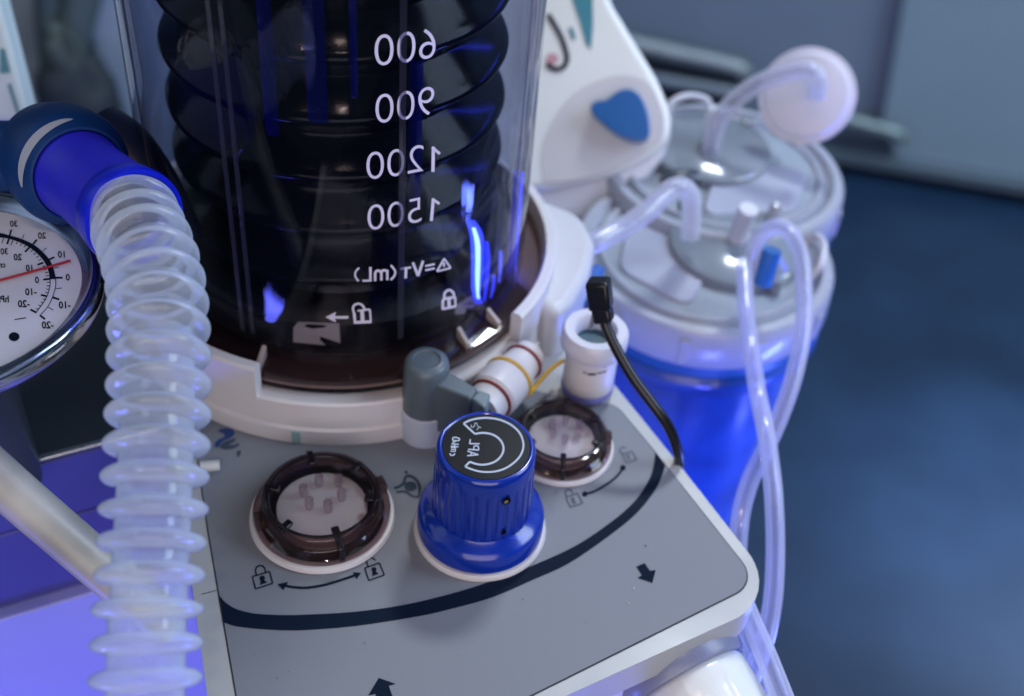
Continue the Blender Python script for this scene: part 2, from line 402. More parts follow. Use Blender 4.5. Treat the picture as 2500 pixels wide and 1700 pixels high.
# leaning white label board at top left
bn = Vector((.25, -.85, .46)).normalized(); b0 = PD(20, 200, 58)
def onb(x, y, off=0): return PP(x, y, b0+bn*off, bn)
t = thing('supply_bottle', 'pale bottle with teal print leaning in the top left corner', 'bottle', onb(0, 300))
prism('bottle_body', rounded([onb(-180, -140), onb(-30, -110), onb(72, 285), onb(60, 300), onb(-120, 310)], [0, 1, .6, .4, .5]), 3, mat('bottle_plastic', (.52, .62, .68), .4), t, .5, 4, -bn)
marks('teal_print', lambda x, y: onb(x, y, .03), M['tealink'], t, fills=[[(0, 118), (12, 120), (26, 178), (0, 180)]], strokes=[([(22, 205), (45, 278)], 9)])

# ================================================================ machine housing
mc = thing('anaesthesia_machine', 'white machine deck with a grey control panel and curved dark stripe', 'machine', PZ(1300, 1400, -20))
HX = [(352, 600), (423, 1100), (471, 1446), (506, 1700), (556, 2075), (1912, 1458), (1650, 1124), (1640, 1112), (1494, 932), (1400, 816), (1330, 730), (1290, 600), (900, 430), (420, 470)]
top = rounded([PZ(x, y, 0) for x, y in HX], [0, 0, 0, 0, .6, 2.1, .05, .05, 0, 0, 0, 0, 0, 0], 10)
prism('deck', top, 1.35, M['white'], mc, .42, 5)
inner = [PZ(x, y, -1.3) for x, y in [(372, 640), (440, 1120), (490, 1455), (525, 1700), (585, 2060), (1852, 1485), (1610, 1140), (1475, 960), (1390, 850), (1300, 730), (1260, 620), (900, 460), (450, 500)]]
prism('lower_body', rounded(inner, [0, 0, 0, 0, .5, 1.6, .2, 0, 0, 0, 0, 0, 0], 8), 22, mat('lower_body_plastic', (.60, .58, .62), .4, var=.03), mc, .25, 3)
# rear cowling, behind the canister
cow = [PZ(x, y, 2.4) for x, y in [(1130, 560), (1290, 470), (1420, 520), (1455, 590), (1440, 660), (1395, 740), (1350, 770)]]
prism('rear_cowling', rounded(cow, [1.6]*7, 8), 8, mat('cowling', (.54, .54, .58), .4, var=.03), mc, 1.1, 6)
prism('side_latch', [PZ(x, y, .9) for x, y in [(1452, 640), (1478, 650), (1440, 742), (1398, 712)]], .8, mat('latch_blue', (.01, .10, .40), .4), mc, .1, 2)
LBL = [(462, 1000), (506, 1300), (574, 1700), (640, 2030), (1854, 1423.5), (1594, 1095), (1502, 985), (1440, 985), (1330, 960), (1100, 900), (800, 880)]
lrad = [0, 0, 0, .5, 1.05, 0, .7, .3, 0, 0, 0]
cen = PZ(1000, 1350, .02)
grv = rounded([PZ(x, y, .012) for x, y in LBL], lrad, 10)
lb = rounded([PZ(x, y, .0) for x, y in LBL], lrad, 10)
def shrink(P, d):
    n = len(P); out = []
    for i in range(n):
        a = (P[i]-P[i-1]); c = (P[(i+1) % n]-P[i])
        t_ = ((a.normalized() if a.length > 1e-6 else a)+(c.normalized() if c.length > 1e-6 else c)).normalized()
        out.append(P[i]+Vector((-t_.y, t_.x, 0))*d)
    return out
def flat(name, P, z, mt, parent):
    V = [Vector((p.x, p.y, z)) for p in P]; F = [tuple(t) for t in tessellate_polygon([V])]
    return mk(name, V, F, mt, parent, False)
sgn = 1
s1 = shrink(lb, .05); 
if (s1[3]-cen).length > (lb[3]-cen).length: s1 = shrink(lb, -.05)
flat('panel_groove', grv, .012, M['groove'], mc)
prism('control_panel', [Vector((p.x, p.y, .028)) for p in s1], .014, M['label'], mc, 0)
ZL = .046
onp = lambda x, y: PZ(x, y, ZL)
# curved stripe
up = [(536, 1455), (550, 1471), (574, 1486), (600, 1494), (632, 1499.5), (690, 1502), (748, 1501), (865, 1494), (981, 1478), (1097, 1451), (1200, 1419), (1300, 1381), (1403, 1334), (1485, 1280), (1547, 1227), (1584, 1173), (1596, 1135), (1600, 1104)]
lo = [(546, 1519), (556, 1523), (574, 1528.5), (606, 1533), (652, 1537), (700, 1539), (749, 1538), (865, 1528.5), (1020, 1505), (1100, 1487), (1200, 1459), (1300, 1416), (1382, 1379), (1464, 1325), (1547, 1260), (1596, 1202), (1615, 1165), (1624, 1137)]
U_, L_ = sm(up, 5), sm(lo, 5)
V = [onp(*p) for p in U_]+[onp(*p) for p in L_]; n_ = len(U_)
mk('curved_stripe', V, [(i, i+1, n_+i+1, n_+i) for i in range(n_-1)], M['ink'], mc, False)
a1_ = sc_pts([(617, 812), (665, 790), (697, 835), (732, 832), (712, 907), (625, 878), (650, 862)], .4113, 1300, 1050)
marks('arrow_mark', onp, M['ink'], mc, fills=[a1_])
marks('arrow_mark', onp, M['ink'], mc, fills=[[(925, 1655.5), (966, 1670), (949, 1674), (958, 1700), (966, 1730), (930, 1734), (919, 1700), (916, 1694), (899, 1698)]])
s_, ox, oy = .1549, 600, 1360
def lock(name, body, shackle, hole, w, s, ox, oy, mt):
    q = lambda P: sc_pts(P, s, ox, oy)
    B = q(body); 
    hx, hy, hr, trap = hole
    marks(name, onp, mt, mc, strokes=[([B[i], B[(i+1) % 4]], w) for i in range(4)]+[(sm(q(shackle), 5), w)], fills=[q(arcpts(hx, hy, hr, hr*.95, 14)[:-1]), q(trap)])
lock('lock_mark', [(105, 310), (375, 230), (425, 415), (155, 505)], [(172, 290), (155, 220), (175, 160), (235, 138), (290, 165), (315, 245)], (260, 335, 44, [(240, 360), (285, 360), (338, 405), (222, 442)]), 3.4, s_, ox, oy, M['ink'])
lock('open_lock_mark', [(1875, 175), (2105, 95), (2185, 285), (1940, 370)], [(1930, 155), (1905, 75), (1935, 28), (1990, 15), (2045, 52)], (2020, 200, 42, [(1995, 225), (2045, 225), (2098, 268), (1990, 304)]), 3.4, s_, ox, oy, M['ink'])
q = lambda P: sc_pts(P, s_, ox, oy)
marks('turn_arrow_mark', onp, M['ink'], mc, strokes=[(sm(q([(600, 447), (700, 468), (850, 485), (1000, 482), (1250, 438), (1500, 365), (1720, 290)])), 6)], fills=[q([(500, 430), (670, 393), (592, 524)]), q([(1818, 252), (1685, 240), (1745, 352)])])
s_, ox, oy = .1202, 1360, 1070
lock('lock_mark', [(180, 1205), (420, 1120), (520, 1320), (270, 1400)], [(200, 1190), (165, 1100), (225, 1040), (290, 1060), (325, 1130)], (320, 1240, 44, [(290, 1270), (345, 1250), (400, 1310), (330, 1345)]), 3.8, s_, ox, oy, mat('faint_ink', (.045, .06, .09), .5))
lock('open_lock_mark', [(1330, 330), (1520, 265), (1620, 430), (1410, 500)], [(1350, 330), (1280, 260), (1320, 185), (1400, 200)], (1440, 350, 34, [(1420, 380), (1470, 370), (1500, 430), (1440, 440)]), 4.2, s_, ox, oy, mat('faintest_ink', (.075, .09, .14), .5))
q = lambda P: sc_pts(P, s_, ox, oy)
marks('turn_arrow_mark', onp, M['ink'], mc, strokes=[(sm(q([(590, 1130), (750, 1085), (950, 975), (1150, 835), (1270, 710), (1320, 640)])), 5.5)], fills=[q(arcpts(565, 1135, 58, 55, 10)[:-1]), q(arcpts(1338, 600, 60, 55, 10)[:-1])])
# blue swirl emblem at the panel's upper left
s_, ox, oy = .0886, 500, 1020
q = lambda P: sc_pts(P, s_, ox, oy)
marks('swirl_emblem', onp, M['inkblue'], mc, fills=[q([(360, 370), (420, 320), (600, 290), (760, 320), (820, 400), (800, 480), (700, 560), (520, 640), (440, 700), (390, 800), (320, 820), (270, 770), (290, 680), (380, 600), (560, 520), (520, 430), (430, 400)])])
marks('emblem_shade', onp, mat('emblem_grey', (.035, .055, .09), .5), mc, fills=[q([(420, 760), (560, 650), (760, 590), (860, 560), (820, 660), (660, 740), (760, 760), (950, 700), (940, 780), (760, 860), (560, 880), (430, 840)]), q([(880, 920), (990, 900), (1000, 980), (940, 1080), (890, 1060)])])
# breathing symbol between the valve and the blue knob
s_, ox, oy = .0886, 940, 1110
q = lambda P: sc_pts(P, s_, ox, oy)
marks('breathing_mark', onp, mat('symbol_ink', (.02, .035, .06), .5), mc, fills=[q(arcpts(700, 880, 170, 140, 18)[:-1]), q(arcpts(585, 490, 45, 50, 10)[:-1])],
      strokes=[(sm(q([(250, 930), (400, 880), (520, 780), (560, 640), (650, 590), (800, 640), (920, 780), (960, 960), (930, 1160)])), 7), (sm(q([(310, 1040), (450, 1020), (600, 1040), (720, 1130), (870, 1170), (930, 1160)])), 5.5)])
marks('rim_seam', lambda x, y: PZ(x, y, .02), M['groove'], mc, strokes=[([(492, 1451), (505, 1448), (530, 1441)], 1.6)])
msc = mat('scuff_pale', (.40, .42, .46), .5)
for P_, w_ in [([(1546, 1433), (1550, 1440)], 2), ([(1532, 1470), (1537, 1474)], 1.6)]: marks('scuff', onp, msc, mc, strokes=[(P_, w_)])
for x, y, r in [(1576, 1333, 2.2), (676, 1656, 1.6), (890, 1570, 1.3), (1276, 1463, 1.6), (705, 1640, 1), (1120, 1600, 1), (1430, 1520, 1.1), (620, 1600, 1)]: marks('dust_speck', onp, M['ink'], mc, fills=[arcpts(x, y, r, r*.8, 6)[:-1]])
# bellows mount
BX, BY = -7.1, 38.5
lathe('bellows_mount', [(7.0, 1.2), (7.9, 1.9), (8.38, 1.9), (8.46, 1.82), (8.5, .75), (8.62, .68), (8.66, .05), (6.5, .05)], (BX, BY, 0), M['ring_white'], mc, seg=128)
angL = math.atan2(*(PZ(646, 868, 3.1)-Vector((BX, BY, 0))).yx); angR = math.atan2(*(PZ(1300, 792, 3.1)-Vector((BX, BY, 0))).yx)
# the raised rim runs round the back, open at the front
lathe('raised_rim', [(8.02, 1.7), (8.02, 3.1), (8.1, 3.22), (8.4, 3.22), (8.5, 3.12), (8.5, 1.7)], (BX, BY, 0), M['ring_white'], mc, seg=110, a0=angR, a1=angL+2*math.pi if angL < angR else angL)
a_m = math.atan2(*(PZ(736, 1030, .3)-Vector((BX, BY, 0))).yx)
lathe('index_mark', [(8.63, .1), (8.70, .1), (8.70, .66), (8.63, .66)], (BX, BY, 0), mat('index_teal', (.25, .40, .42), .5), mc, seg=6, a0=a_m-.018, a1=a_m+.018)

# ================================================================ bellows canister
cn = thing('bellows_canister', 'large clear canister with mirrored white numbers and black bellows inside', 'canister', (BX, BY, 2.2))
R0 = 7.2
lathe('clear_shell', [(R0, 2.7), (R0, 30), (R0-.26, 30), (R0-.26, 2.7), (R0, 2.7)], (BX, BY, 0), M['shell'], cn, seg=160)
lathe('smoky_flange', [(6.3, 2.25), (7.86, 2.25), (7.92, 2.35), (7.9, 2.62), (7.2, 2.78), (6.3, 2.78)], (BX, BY, 0), M['smoke'], cn, seg=128)
lathe('flange_gasket', [(6.2, 2.0), (7.75, 2.0), (7.75, 2.2), (6.2, 2.2)], (BX, BY, 0), mat('gasket_brown', (.16, .11, .11), .4), cn, seg=96)
for ang in [math.atan2(*(PC(px, py, BX, BY, 7.5)-Vector((BX, BY, 0))).yx) for px, py in [(1128, 850), (1200, 815), (640, 880)]]:
    u = Vector((math.cos(ang), math.sin(ang), 0)); w = Vector((-u.y, u.x, 0)); c = Vector((BX, BY, 0))
    prism('flange_lug', [c+u*7.24+w*.09+Vector((0, 0, 3.25)), c+u*7.24-w*.09+Vector((0, 0, 3.25)), c+u*7.85-w*.09+Vector((0, 0, 2.85)), c+u*7.85+w*.09+Vector((0, 0, 2.85))], .45, mat('lug_tan', (.34, .29, .27), .4), cn, .03, 2)
lathe('unseen_shading_lid', [(.01, 32.5), (7.2, 32.4), (8.1, 31.9), (8.15, 30.05), (7.0, 30.02)], (BX, BY, 0), mat('lid_plastic', (.10, .11, .13), .4), cn, seg=96)  # unseen lid above the view, added to throw shade on the panel
# moulded ribs down the shell; thin ones at its edges imitate highlight streaks
for (px, w_) in ((508, .09), (538, .09), (981, .07), (990, .05), (300, .05), (1300, .05), (1319, .03)):
    p = PC(px, 0, BX, BY, R0); a = math.atan2(p.y-BY, p.x-BX)
    lathe('shell_rib_and_streak', [(R0+.005, 3.6), (R0+w_*.55, 3.8), (R0+w_*.55, 30), (R0+.005, 30)], (BX, BY, 0), M['rib'], cn, seg=4, a0=a-w_/R0*.8, a1=a+w_/R0*.8)
prof = [(.5, 3.4), (5.8, 3.4)]
z = 4.4; k = 0
while z < 29:
    ro = 6.02; ri = 5.0
    prof += [(ri+.08, z-.12), (ri, z), (ri+.1, z+.12), (ro-.25, z+.78), (ro-.06, z+.9), (ro, z+1.04), (ro-.06, z+1.18), (ro-.25, z+1.30)]
    z += 2.15
lathe('black_bellows', prof+[(.5, z)], (BX, BY, 0), M['rubber'], cn, seg=120, sharp=60)
lathe('bellows_pan', [(6.45, 2.5), (6.5, 3.9), (6.1, 4.25), (5.6, 4.3), (.2, 3.6)], (BX, BY, 0), M['pit'], cn, seg=96)
def tab(pts, mt):
    mp = lambda x, y: PC(x, y, BX, BY, 6.53)
    marks('pan_window', mp, mt, cn, fills=[pts])
tab([(716, 800), (728, 786), (828, 790), (831, 838), (782, 836), (794, 836), (790, 822), (781, 822), (795, 845), (716, 830)][:4]+[(782, 822), (781, 830), (795, 843), (716, 836)], M['cream'])
tab([(1113, 745), (1150, 722), (1186, 738), (1165, 758), (1140, 752), (1135, 766), (1110, 768)], M['cream'])
# glowing blue shapes added in the canister wall to imitate blue reflections
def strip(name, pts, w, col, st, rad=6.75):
    mt = mat('blue_glow_'+name, (.05, .08, .6), .4, emit=(*col, st))
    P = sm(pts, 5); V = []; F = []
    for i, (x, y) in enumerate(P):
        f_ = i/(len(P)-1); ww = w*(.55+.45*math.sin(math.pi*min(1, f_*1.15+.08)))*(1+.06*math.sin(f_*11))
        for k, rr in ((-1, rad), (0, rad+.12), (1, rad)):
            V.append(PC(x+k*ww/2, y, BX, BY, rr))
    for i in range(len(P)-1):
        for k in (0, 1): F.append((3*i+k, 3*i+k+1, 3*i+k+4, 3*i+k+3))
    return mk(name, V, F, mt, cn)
strip('glow_streak', [(1148, 538), (1163, 572), (1166, 620), (1165, 670), (1162, 715), (1170, 742)], 34, (.03, .05, 1.0), 1.7)
strip('glow_streak_core', [(1156, 556), (1165, 590), (1167, 630), (1166, 675), (1166, 712), (1168, 730)], 13, (.28, .52, 1.0), 2.6, 6.95)
strip('glow_streak', [(1188, 590), (1190, 640), (1186, 700), (1182, 735)], 13, (.03, .04, 1.0), 1.3)
strip('glow_streak', [(1222, 612), (1222, 650), (1218, 690)], 9, (.12, .14, 1.0), 1.6)
strip('glow_streak', [(1206, 670), (1204, 700), (1198, 728)], 9, (.05, .06, 1.0), 1.4)
strip('glow_streak', [(1276, 420), (1270, 500), (1263, 600), (1256, 700)], 7, (.07, .08, 1.0), 1.5, 7.0)
gd = clear('reflection_tint', (.16, .18, .62), .05, .10, (.02, .03, .75), .25, ior=1.4)  # blue columns added to imitate vertical reflections in the canister
def reflection_column(px, w, y0, y1):
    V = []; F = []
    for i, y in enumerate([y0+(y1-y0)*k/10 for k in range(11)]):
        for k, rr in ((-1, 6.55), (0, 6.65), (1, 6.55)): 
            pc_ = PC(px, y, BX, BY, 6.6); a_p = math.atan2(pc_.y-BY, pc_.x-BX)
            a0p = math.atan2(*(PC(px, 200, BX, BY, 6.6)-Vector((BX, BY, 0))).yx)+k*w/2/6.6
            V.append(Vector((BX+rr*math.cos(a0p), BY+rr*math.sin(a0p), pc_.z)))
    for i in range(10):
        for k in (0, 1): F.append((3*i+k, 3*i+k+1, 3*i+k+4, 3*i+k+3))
    mk('blue_reflection_column', V, F, gd, cn)
reflection_column(772, .62, -160, 300); reflection_column(655, .45, -160, 330); reflection_column(1018, .45, 150, 500); reflection_column(865, .22, -160, 240)
# text on the shell
onc = lambda x, y: PC(x, y, BX, BY, R0+.02)
p = PC(991, 300, BX, BY, R0); phi0 = math.atan2(p.y-BY, p.x-BX)
def cyl_text(s, cx, cy, hpx, wpx, off=0.0, name='scale_number', mt=None):
    global txt_off
    pt, pb = PC(cx, cy-hpx/2, BX, BY, R0), PC(cx, cy+hpx/2, BX, BY, R0)
    pl, pr = PC(cx-wpx/2, cy, BX, BY, R0), PC(cx+wpx/2, cy, BX, BY, R0)
    hz = pt.z-pb.z; c = PC(cx, cy, BX, BY, R0); a = math.atan2(c.y-BY, c.x-BX)
    al, ar = math.atan2(pl.y-BY, pl.x-BX), math.atan2(pr.y-BY, pr.x-BX)
    wid = abs(ar-al)
    cu = bpy.data.curves.new('t', 'FONT'); cu.body = s; cu.offset = off
    to = bpy.data.objects.new('t', cu); sc.collection.objects.link(to); bpy.context.view_layer.update()
    me = bpy.data.meshes.new_from_object(to.evaluated_get(bpy.context.evaluated_depsgraph_get()))
    vs = [v.co.copy() for v in me.vertices]; x0, x1 = min(v.x for v in vs), max(v.x for v in vs); y0, y1 = min(v.y for v in vs), max(v.y for v in vs)
    V = []
    for v in vs:
        t_ = (v.x-(x0+x1)/2)/(x1-x0); aa = a-t_*wid; zz = c.z+((v.y-(y0+y1)/2)/(y1-y0))*hz
        V.append(Vector((BX+(R0+.02)*math.cos(aa), BY+(R0+.02)*math.sin(aa), zz)))
    o = mk(name, V, [tuple(p.vertices) for p in me.polygons], mt or M['print'], cn, False)
    bpy.data.objects.remove(to); bpy.data.curves.remove(cu); bpy.data.meshes.remove(me)
    return o
cyl_text('600', 991, 115, 75, 148, -.012); cyl_text('900', 990, 257, 70, 142, -.012)
cyl_text('200', 966, 397, 66, 139, -.012); cyl_text('500', 965, 523, 61, 132, -.012)
marks('scale_number', onc, M['print'], cn, strokes=[([(1057, 420), (1058, 359)], 8), ([(1055, 360), (1074, 376)], 7)])
marks('scale_number', onc, M['print'], cn, strokes=[([(1053, 540), (1058, 485)], 7.5), ([(1055, 486), (1073, 498)], 6.5)])
s_, ox, oy = .1721, 780, 600
q = lambda P: sc_pts(P, s_, ox, oy)
tri = q([(1665, 365), (1770, 185), (1862, 318)])
marks('unit_text', onc, M['print'], cn,
      strokes=[(sm(q([(565, 315), (520, 360), (505, 420), (530, 475), (555, 505)])), 4.6),      # (
               (q([(722, 305), (722, 495)]), 6), (q([(740, 495), (610, 500)]), 5),              # L
               (q([(962, 345), (962, 490)]), 6), (sm(q([(962, 370), (930, 350), (885, 362), (878, 400), (878, 495)])), 6), (sm(q([(878, 385), (840, 355), (800, 370), (790, 410), (790, 505)])), 6),
               (sm(q([(1012, 280), (1055, 330), (1075, 380), (1055, 440), (1010, 485)])), 5),   # )
               (q([(1150, 330), (1300, 310)]), 5.2), (q([(1228, 322), (1222, 465)]), 6.4),      # T
               (q([(1325, 240), (1398, 430)]), 6.4), (q([(1470, 215), (1398, 430)]), 6.4),      # V
               (q([(1500, 290), (1635, 262)]), 4.6), (q([(1500, 350), (1635, 322)]), 4.6),      # =
               ([tri[0], tri[1]], 4.4), ([tri[1], tri[2]], 4.4), ([tri[2], tri[0]], 4.4), (q([(1765, 240), (1765, 300)]), 5)])
marks('open_lock_mark', onc, M['print'], cn,
      strokes=[(sm(q([(490, 960), (475, 890), (500, 840), (560, 825), (610, 850), (640, 900)])), 5.5), (q([(540, 925), (715, 905)]), 4.5), (q([(492, 950), (505, 1105)]), 6.5), (q([(715, 905), (728, 1090)]), 4.5), (q([(500, 1090), (735, 1080)]), 6.5), (q([(605, 920), (612, 1090)]), 9)])
marks('left_arrow_mark', onc, M['print'], cn, strokes=[(q([(210, 1018), (410, 1018)]), 6)], fills=[q([(85, 1015), (235, 940), (215, 1015), (235, 1090)])])
marks('lock_mark', onc, M['print'], cn,
      strokes=[(sm(q([(1770, 750), (1780, 670), (1840, 630), (1895, 665), (1915, 740)])), 5.5), (q([(1755, 760), (1925, 730)]), 6), (q([(1752, 765), (1748, 910)]), 6), (q([(1925, 730), (1930, 860)]), 5), (q([(1745, 900), (1930, 860)]), 6), (q([(1835, 750), (1840, 880)]), 8)])

# ================================================================ valve domes
PX1 = (-5.9, 26.62)
def dome():
    g = thing('valve_dome', 'large smoky valve dome with clear pins, left of the blue knob', 'valve', (PX1[0], PX1[1], 0), 'smoky valve domes on the grey panel')
    c = (PX1[0], PX1[1], 0)
    lathe('seat_ring', [(2.1, .03), (2.42, .03), (2.46, .10), (2.42, .26), (2.30, .30), (2.1, .28)], c, M['ring_white'], g, seg=96)
    lathe('valve_disc', [(.01, .58), (1.46, .58), (1.52, .54), (1.52, .1), (.01, .1)], c, M['disc'], g, seg=64)
    lathe('inner_well', [(1.5, .08), (2.0, .08), (2.12, .3), (2.12, .06), (1.5, .06)], c, M['smokedark'], g, seg=64)
    lathe('smoky_skirt', [(2.30, .30), (2.32, .34), (2.30, .52), (2.1, .62), (2.02, .70), (2.02, .30)], c, M['smoke'], g, seg=96)
    lathe('smoky_cap', [(2.02, .60), (2.0, 1.08), (1.95, 1.17), (1.86, 1.18), (1.80, 1.12), (1.80, .6)], c, M['smoke'], g, seg=96)
    lathe('rubber_ring', [(1.82, 1.14), (1.86, 1.19), (1.82, 1.22), (1.74, 1.20), (1.72, 1.14)], c, M['smokedark'], g, seg=96)
    lathe('cap_glass', [(.01, 1.12), (1.78, 1.12), (1.78, 1.06), (.01, 1.06)], c, M['glass'], g, seg=64)
    cpx = (765, 680)
    for (x, y, tabbed) in [(690, 460, 1), (985, 490, 0), (1050, 700, 0), (535, 865, 0), (838, 900, 2), (462, 638, 0)]:
        P = PZ(500+x*.3797, 950+y*.3797, 1.15); a = math.atan2(P.y-PX1[1], P.x-PX1[0])
        u = Vector((math.cos(a), math.sin(a), 0)); w = Vector((-u.y, u.x, 0)); cc = Vector(c)
        r1, r0, hw = (1.97, 1.44, .13)
        rb = prism('rib', [cc+u*r1+w*hw+Vector((0, 0, 1.2)), cc+u*r1-w*hw+Vector((0, 0, 1.2)), cc+u*r0-w*hw+Vector((0, 0, 1.2)), cc+u*r0+w*hw+Vector((0, 0, 1.2))], .16, M['smokedark'], g, .04, 2)
        if tabbed:
            prism('tab', [cc+u*2.3+w*.1+Vector((0, 0, .98)), cc+u*2.3-w*.1+Vector((0, 0, .98)), cc+u*1.98-w*.1+Vector((0, 0, 1.24)), cc+u*1.98+w*.1+Vector((0, 0, 1.24))], .7, M['smokedark'], rb, .04, 2)
    for (x, y) in [(1160, 590), (345, 830)]:
        P = PZ(500+x*.3797, 950+y*.3797, .9); a = math.atan2(P.y-PX1[1], P.x-PX1[0])
        lathe('lug', [(2.0, .5), (2.0, .98), (2.24, .98), (2.28, .93), (2.28, .5)], c, M['smoke'], g, seg=6, a0=a-.10, a1=a+.10)
    for (x, y) in [(735, 590), (860, 590), (880, 680), (792, 755), (672, 735), (635, 655)]:
        P = PZ(500+x*.3797, 950+y*.3797, .82)
        lathe('clear_pin', [(.01, 1.05), (.15, 1.05), (.16, .8), (.12, .58), (.01, .56)], (P.x, P.y, 0), M['pin'], g, seg=16)
    return g
d1 = dome()
P_b, P_r = PZ(1371, 1180, .2), PZ(1496, 1090, .2)
R2 = 2.46*.80; X2 = P_r.x-R2*.97; Y2 = P_b.y+R2*.97
def copy_tree(o, parent=None):
    c = o.copy(); sc.collection.objects.link(c); c.parent = parent
    for ch in list(o.children): copy_tree(ch, c)
    return c
d2 = copy_tree(d1); d2.location = Vector((X2, Y2, 0))*S; d2.scale = (.80, .80, .80); d2.rotation_euler = (0, 0, math.radians(-24))
d2['label'] = 'smaller smoky valve dome behind the blue knob, near the panel edge'

# ================================================================ blue control knob
KX, KY = -.53, 26.75
kb = thing('control_dial', 'ribbed cobalt blue control knob with a black printed top', 'knob', (KX, KY, 0))
lathe('base_ring', [(1.6, .03), (2.25, .03), (2.27, .12), (2.2, .26), (1.6, .26)], (KX, KY, 0), M['ring_white'], kb, seg=80)
lathe('knob_skirt', [(1.2, .27), (2.08, .27), (2.14, .34), (2.14, .92), (2.08, 1.06), (1.9, 1.16), (1.72, 1.30), (1.66, 1.36), (1.2, 1.36)], (KX, KY, 0), M['blue'], kb, seg=96)
def fl_(r, h, t):
    if r < 1.4 or h > 3.55: return r
    f = math.cos(t*30)
    return r-.055*max(0, f)**.6*min(1, (3.55-h)/.3)
lathe('ribbed_grip', [(1.3, 1.25), (1.66, 1.28), (1.665, 1.4), (1.66, 1.8), (1.655, 2.2), (1.65, 2.6), (1.64, 3.0), (1.63, 3.3), (1.625, 3.5), (1.62, 3.58), (1.615, 3.9), (1.59, 4.06), (1.54, 4.15), (1.47, 4.18), (1.44, 4.17), (1.41, 4.13), (.01, 4.12)], (KX, KY, 0), M['blue'], kb, seg=360, flute=fl_, sharp=75)
pl = lathe('top_plate', [(1.405, 4.10), (1.405, 4.155), (.01, 4.155)], (KX, KY, 0), M['dial'], kb, seg=80)
ont = lambda x, y: PZ(x, y, 4.17)
s_, ox, oy = .12658, 1050, 990
q = lambda P: sc_pts(P, s_, ox, oy)
oa = sm(q([(645, 350), (740, 300), (870, 262), (1000, 245), (1120, 242), (1280, 262), (1420, 305), (1560, 375), (1680, 475), (1760, 590), (1800, 740), (1785, 870), (1720, 1000), (1600, 1120), (1450, 1215), (1280, 1270), (1100, 1287), (930, 1270), (780, 1225), (675, 1180)]), 4)
ia = sm(q([(765, 1088), (880, 1128), (1000, 1145), (1130, 1130), (1260, 1080), (1360, 990), (1412, 880), (1410, 780), (1370, 690), (1290, 610), (1180, 555), (1060, 532), (960, 535), (868, 552)]), 4)
c_scale = marks('scale_outline', ont, M['dialprint'], kb, strokes=[(oa, 4.6), (ia, 4.8), ([oa[-1], ia[0]], 4.6), ([ia[-1], oa[0]], 4.6)])
marks('knob_text', ont, M['dialprint'], kb, strokes=[
    (q([(715, 972), (930, 952)]), 3.2), (q([(930, 952), (722, 882)]), 3.2), (q([(790, 962), (795, 908)]), 3),    # A
    (q([(735, 848), (940, 862)]), 3.4), (sm(q([(940, 862), (930, 800), (895, 778), (850, 795), (842, 850)]), 4), 3.2),  # P
    (q([(955, 742), (760, 738)]), 3.4), (q([(762, 740), (778, 655)]), 3.4)])                                     # L
marks('knob_text', ont, M['dialprint'], kb, strokes=[
    (sm(q([(475, 925), (462, 955), (420, 965), (388, 950), (385, 925)]), 4), 3),       # c
    (q([(395, 885), (490, 892)]), 2.6), (sm(q([(485, 880), (490, 858), (465, 850), (400, 848)]), 3), 2.6), (sm(q([(485, 845), (490, 822), (470, 815), (400, 812)]), 3), 2.6),  # m
    (q([(400, 788), (545, 800)]), 3), (q([(412, 742), (552, 752)]), 3), (q([(470, 795), (478, 748)]), 3),        # H
    (sm(q([(480, 715), (488, 695), (475, 690), (455, 715), (440, 715), (445, 688)]), 3), 2),                     # 2
    (sm(q([(432, 650), (450, 622), (500, 618), (560, 640), (565, 665), (540, 682), (490, 680), (440, 670), (432, 650)]), 4), 3)])  # O
marks('knob_number', ont, M['print_dim'], kb, strokes=[(sm(q([(800, 375), (790, 400), (815, 425), (855, 400), (865, 350), (895, 345), (915, 375)]), 4), 2.6), (sm(q([(905, 390), (985, 435)]), 3), 2.4), (q([(950, 412), (900, 475)]), 2.6)])
def hole_on_knob(px, py, rx, ry, gold):
    P = PC(px, py, KX, KY, 1.64); a = Vector((P.x-KX, P.y-KY, 0)).normalized(); c = Vector((KX, KY, P.z))+a*1.60
    h = lathe('screw_hole', [(rx, .09), (rx*.96, .095), (rx*.9, .02), (.01, .02)], c, M['dial'], kb, axis=a, seg=20, caps=False)
    if gold: lathe('screw', [(.01, .06), (rx*.5, .06), (rx*.55, .03), (.01, .03)], c+a*.02+Vector((0, 0, -.03)), mat('brass', (.8, .55, .25), .2, metal=1), h, axis=a, seg=14)
hole_on_knob(1235, 1222, .15, .2, True); hole_on_knob(1228, 1298, .10, .12, False)

# ================================================================ grey lever, adapter and strap
LV = PZ(1037, 1052, 0)
zt = VZ(1040, 878, LV.x, LV.y)
lv = thing('selector_lever', 'grey elbow lever on a pale round stub in front of the canister', 'lever', LV)
zb = VZ(1036, 985, LV.x, LV.y)
lathe('stub', [(.92, .03), (.92, zb-.1), (.8, zb), (.01, zb)], LV, M['stub'], lv, seg=48)
rl = .80
lathe('lever_cap', [(rl*1.06, zb-.25), (rl*1.08, zb), (rl*1.0, zt-.35), (rl*.96, zt-.12), (rl*.82, zt), (rl*.62, zt+.02), (rl*.58, zt-.05), (.01, zt-.05)], (LV.x, LV.y, 0), M['grey'], lv, seg=56)
za = zt-.5
A = [PZ(x, y, za) for x, y in [(1046, 925), (1075, 905), (1100, 905), (1170, 950), (1182, 966), (1160, 985), (1140, 968), (1080, 935)]]
prism('lever_arm', rounded([PZ(1050, 935, za), PZ(1090, 902, za), PZ(1168, 948, za), PZ(1148, 974, za)], [.15, .3, .1, .1]), 2.3, M['grey'], lv, .12, 3)
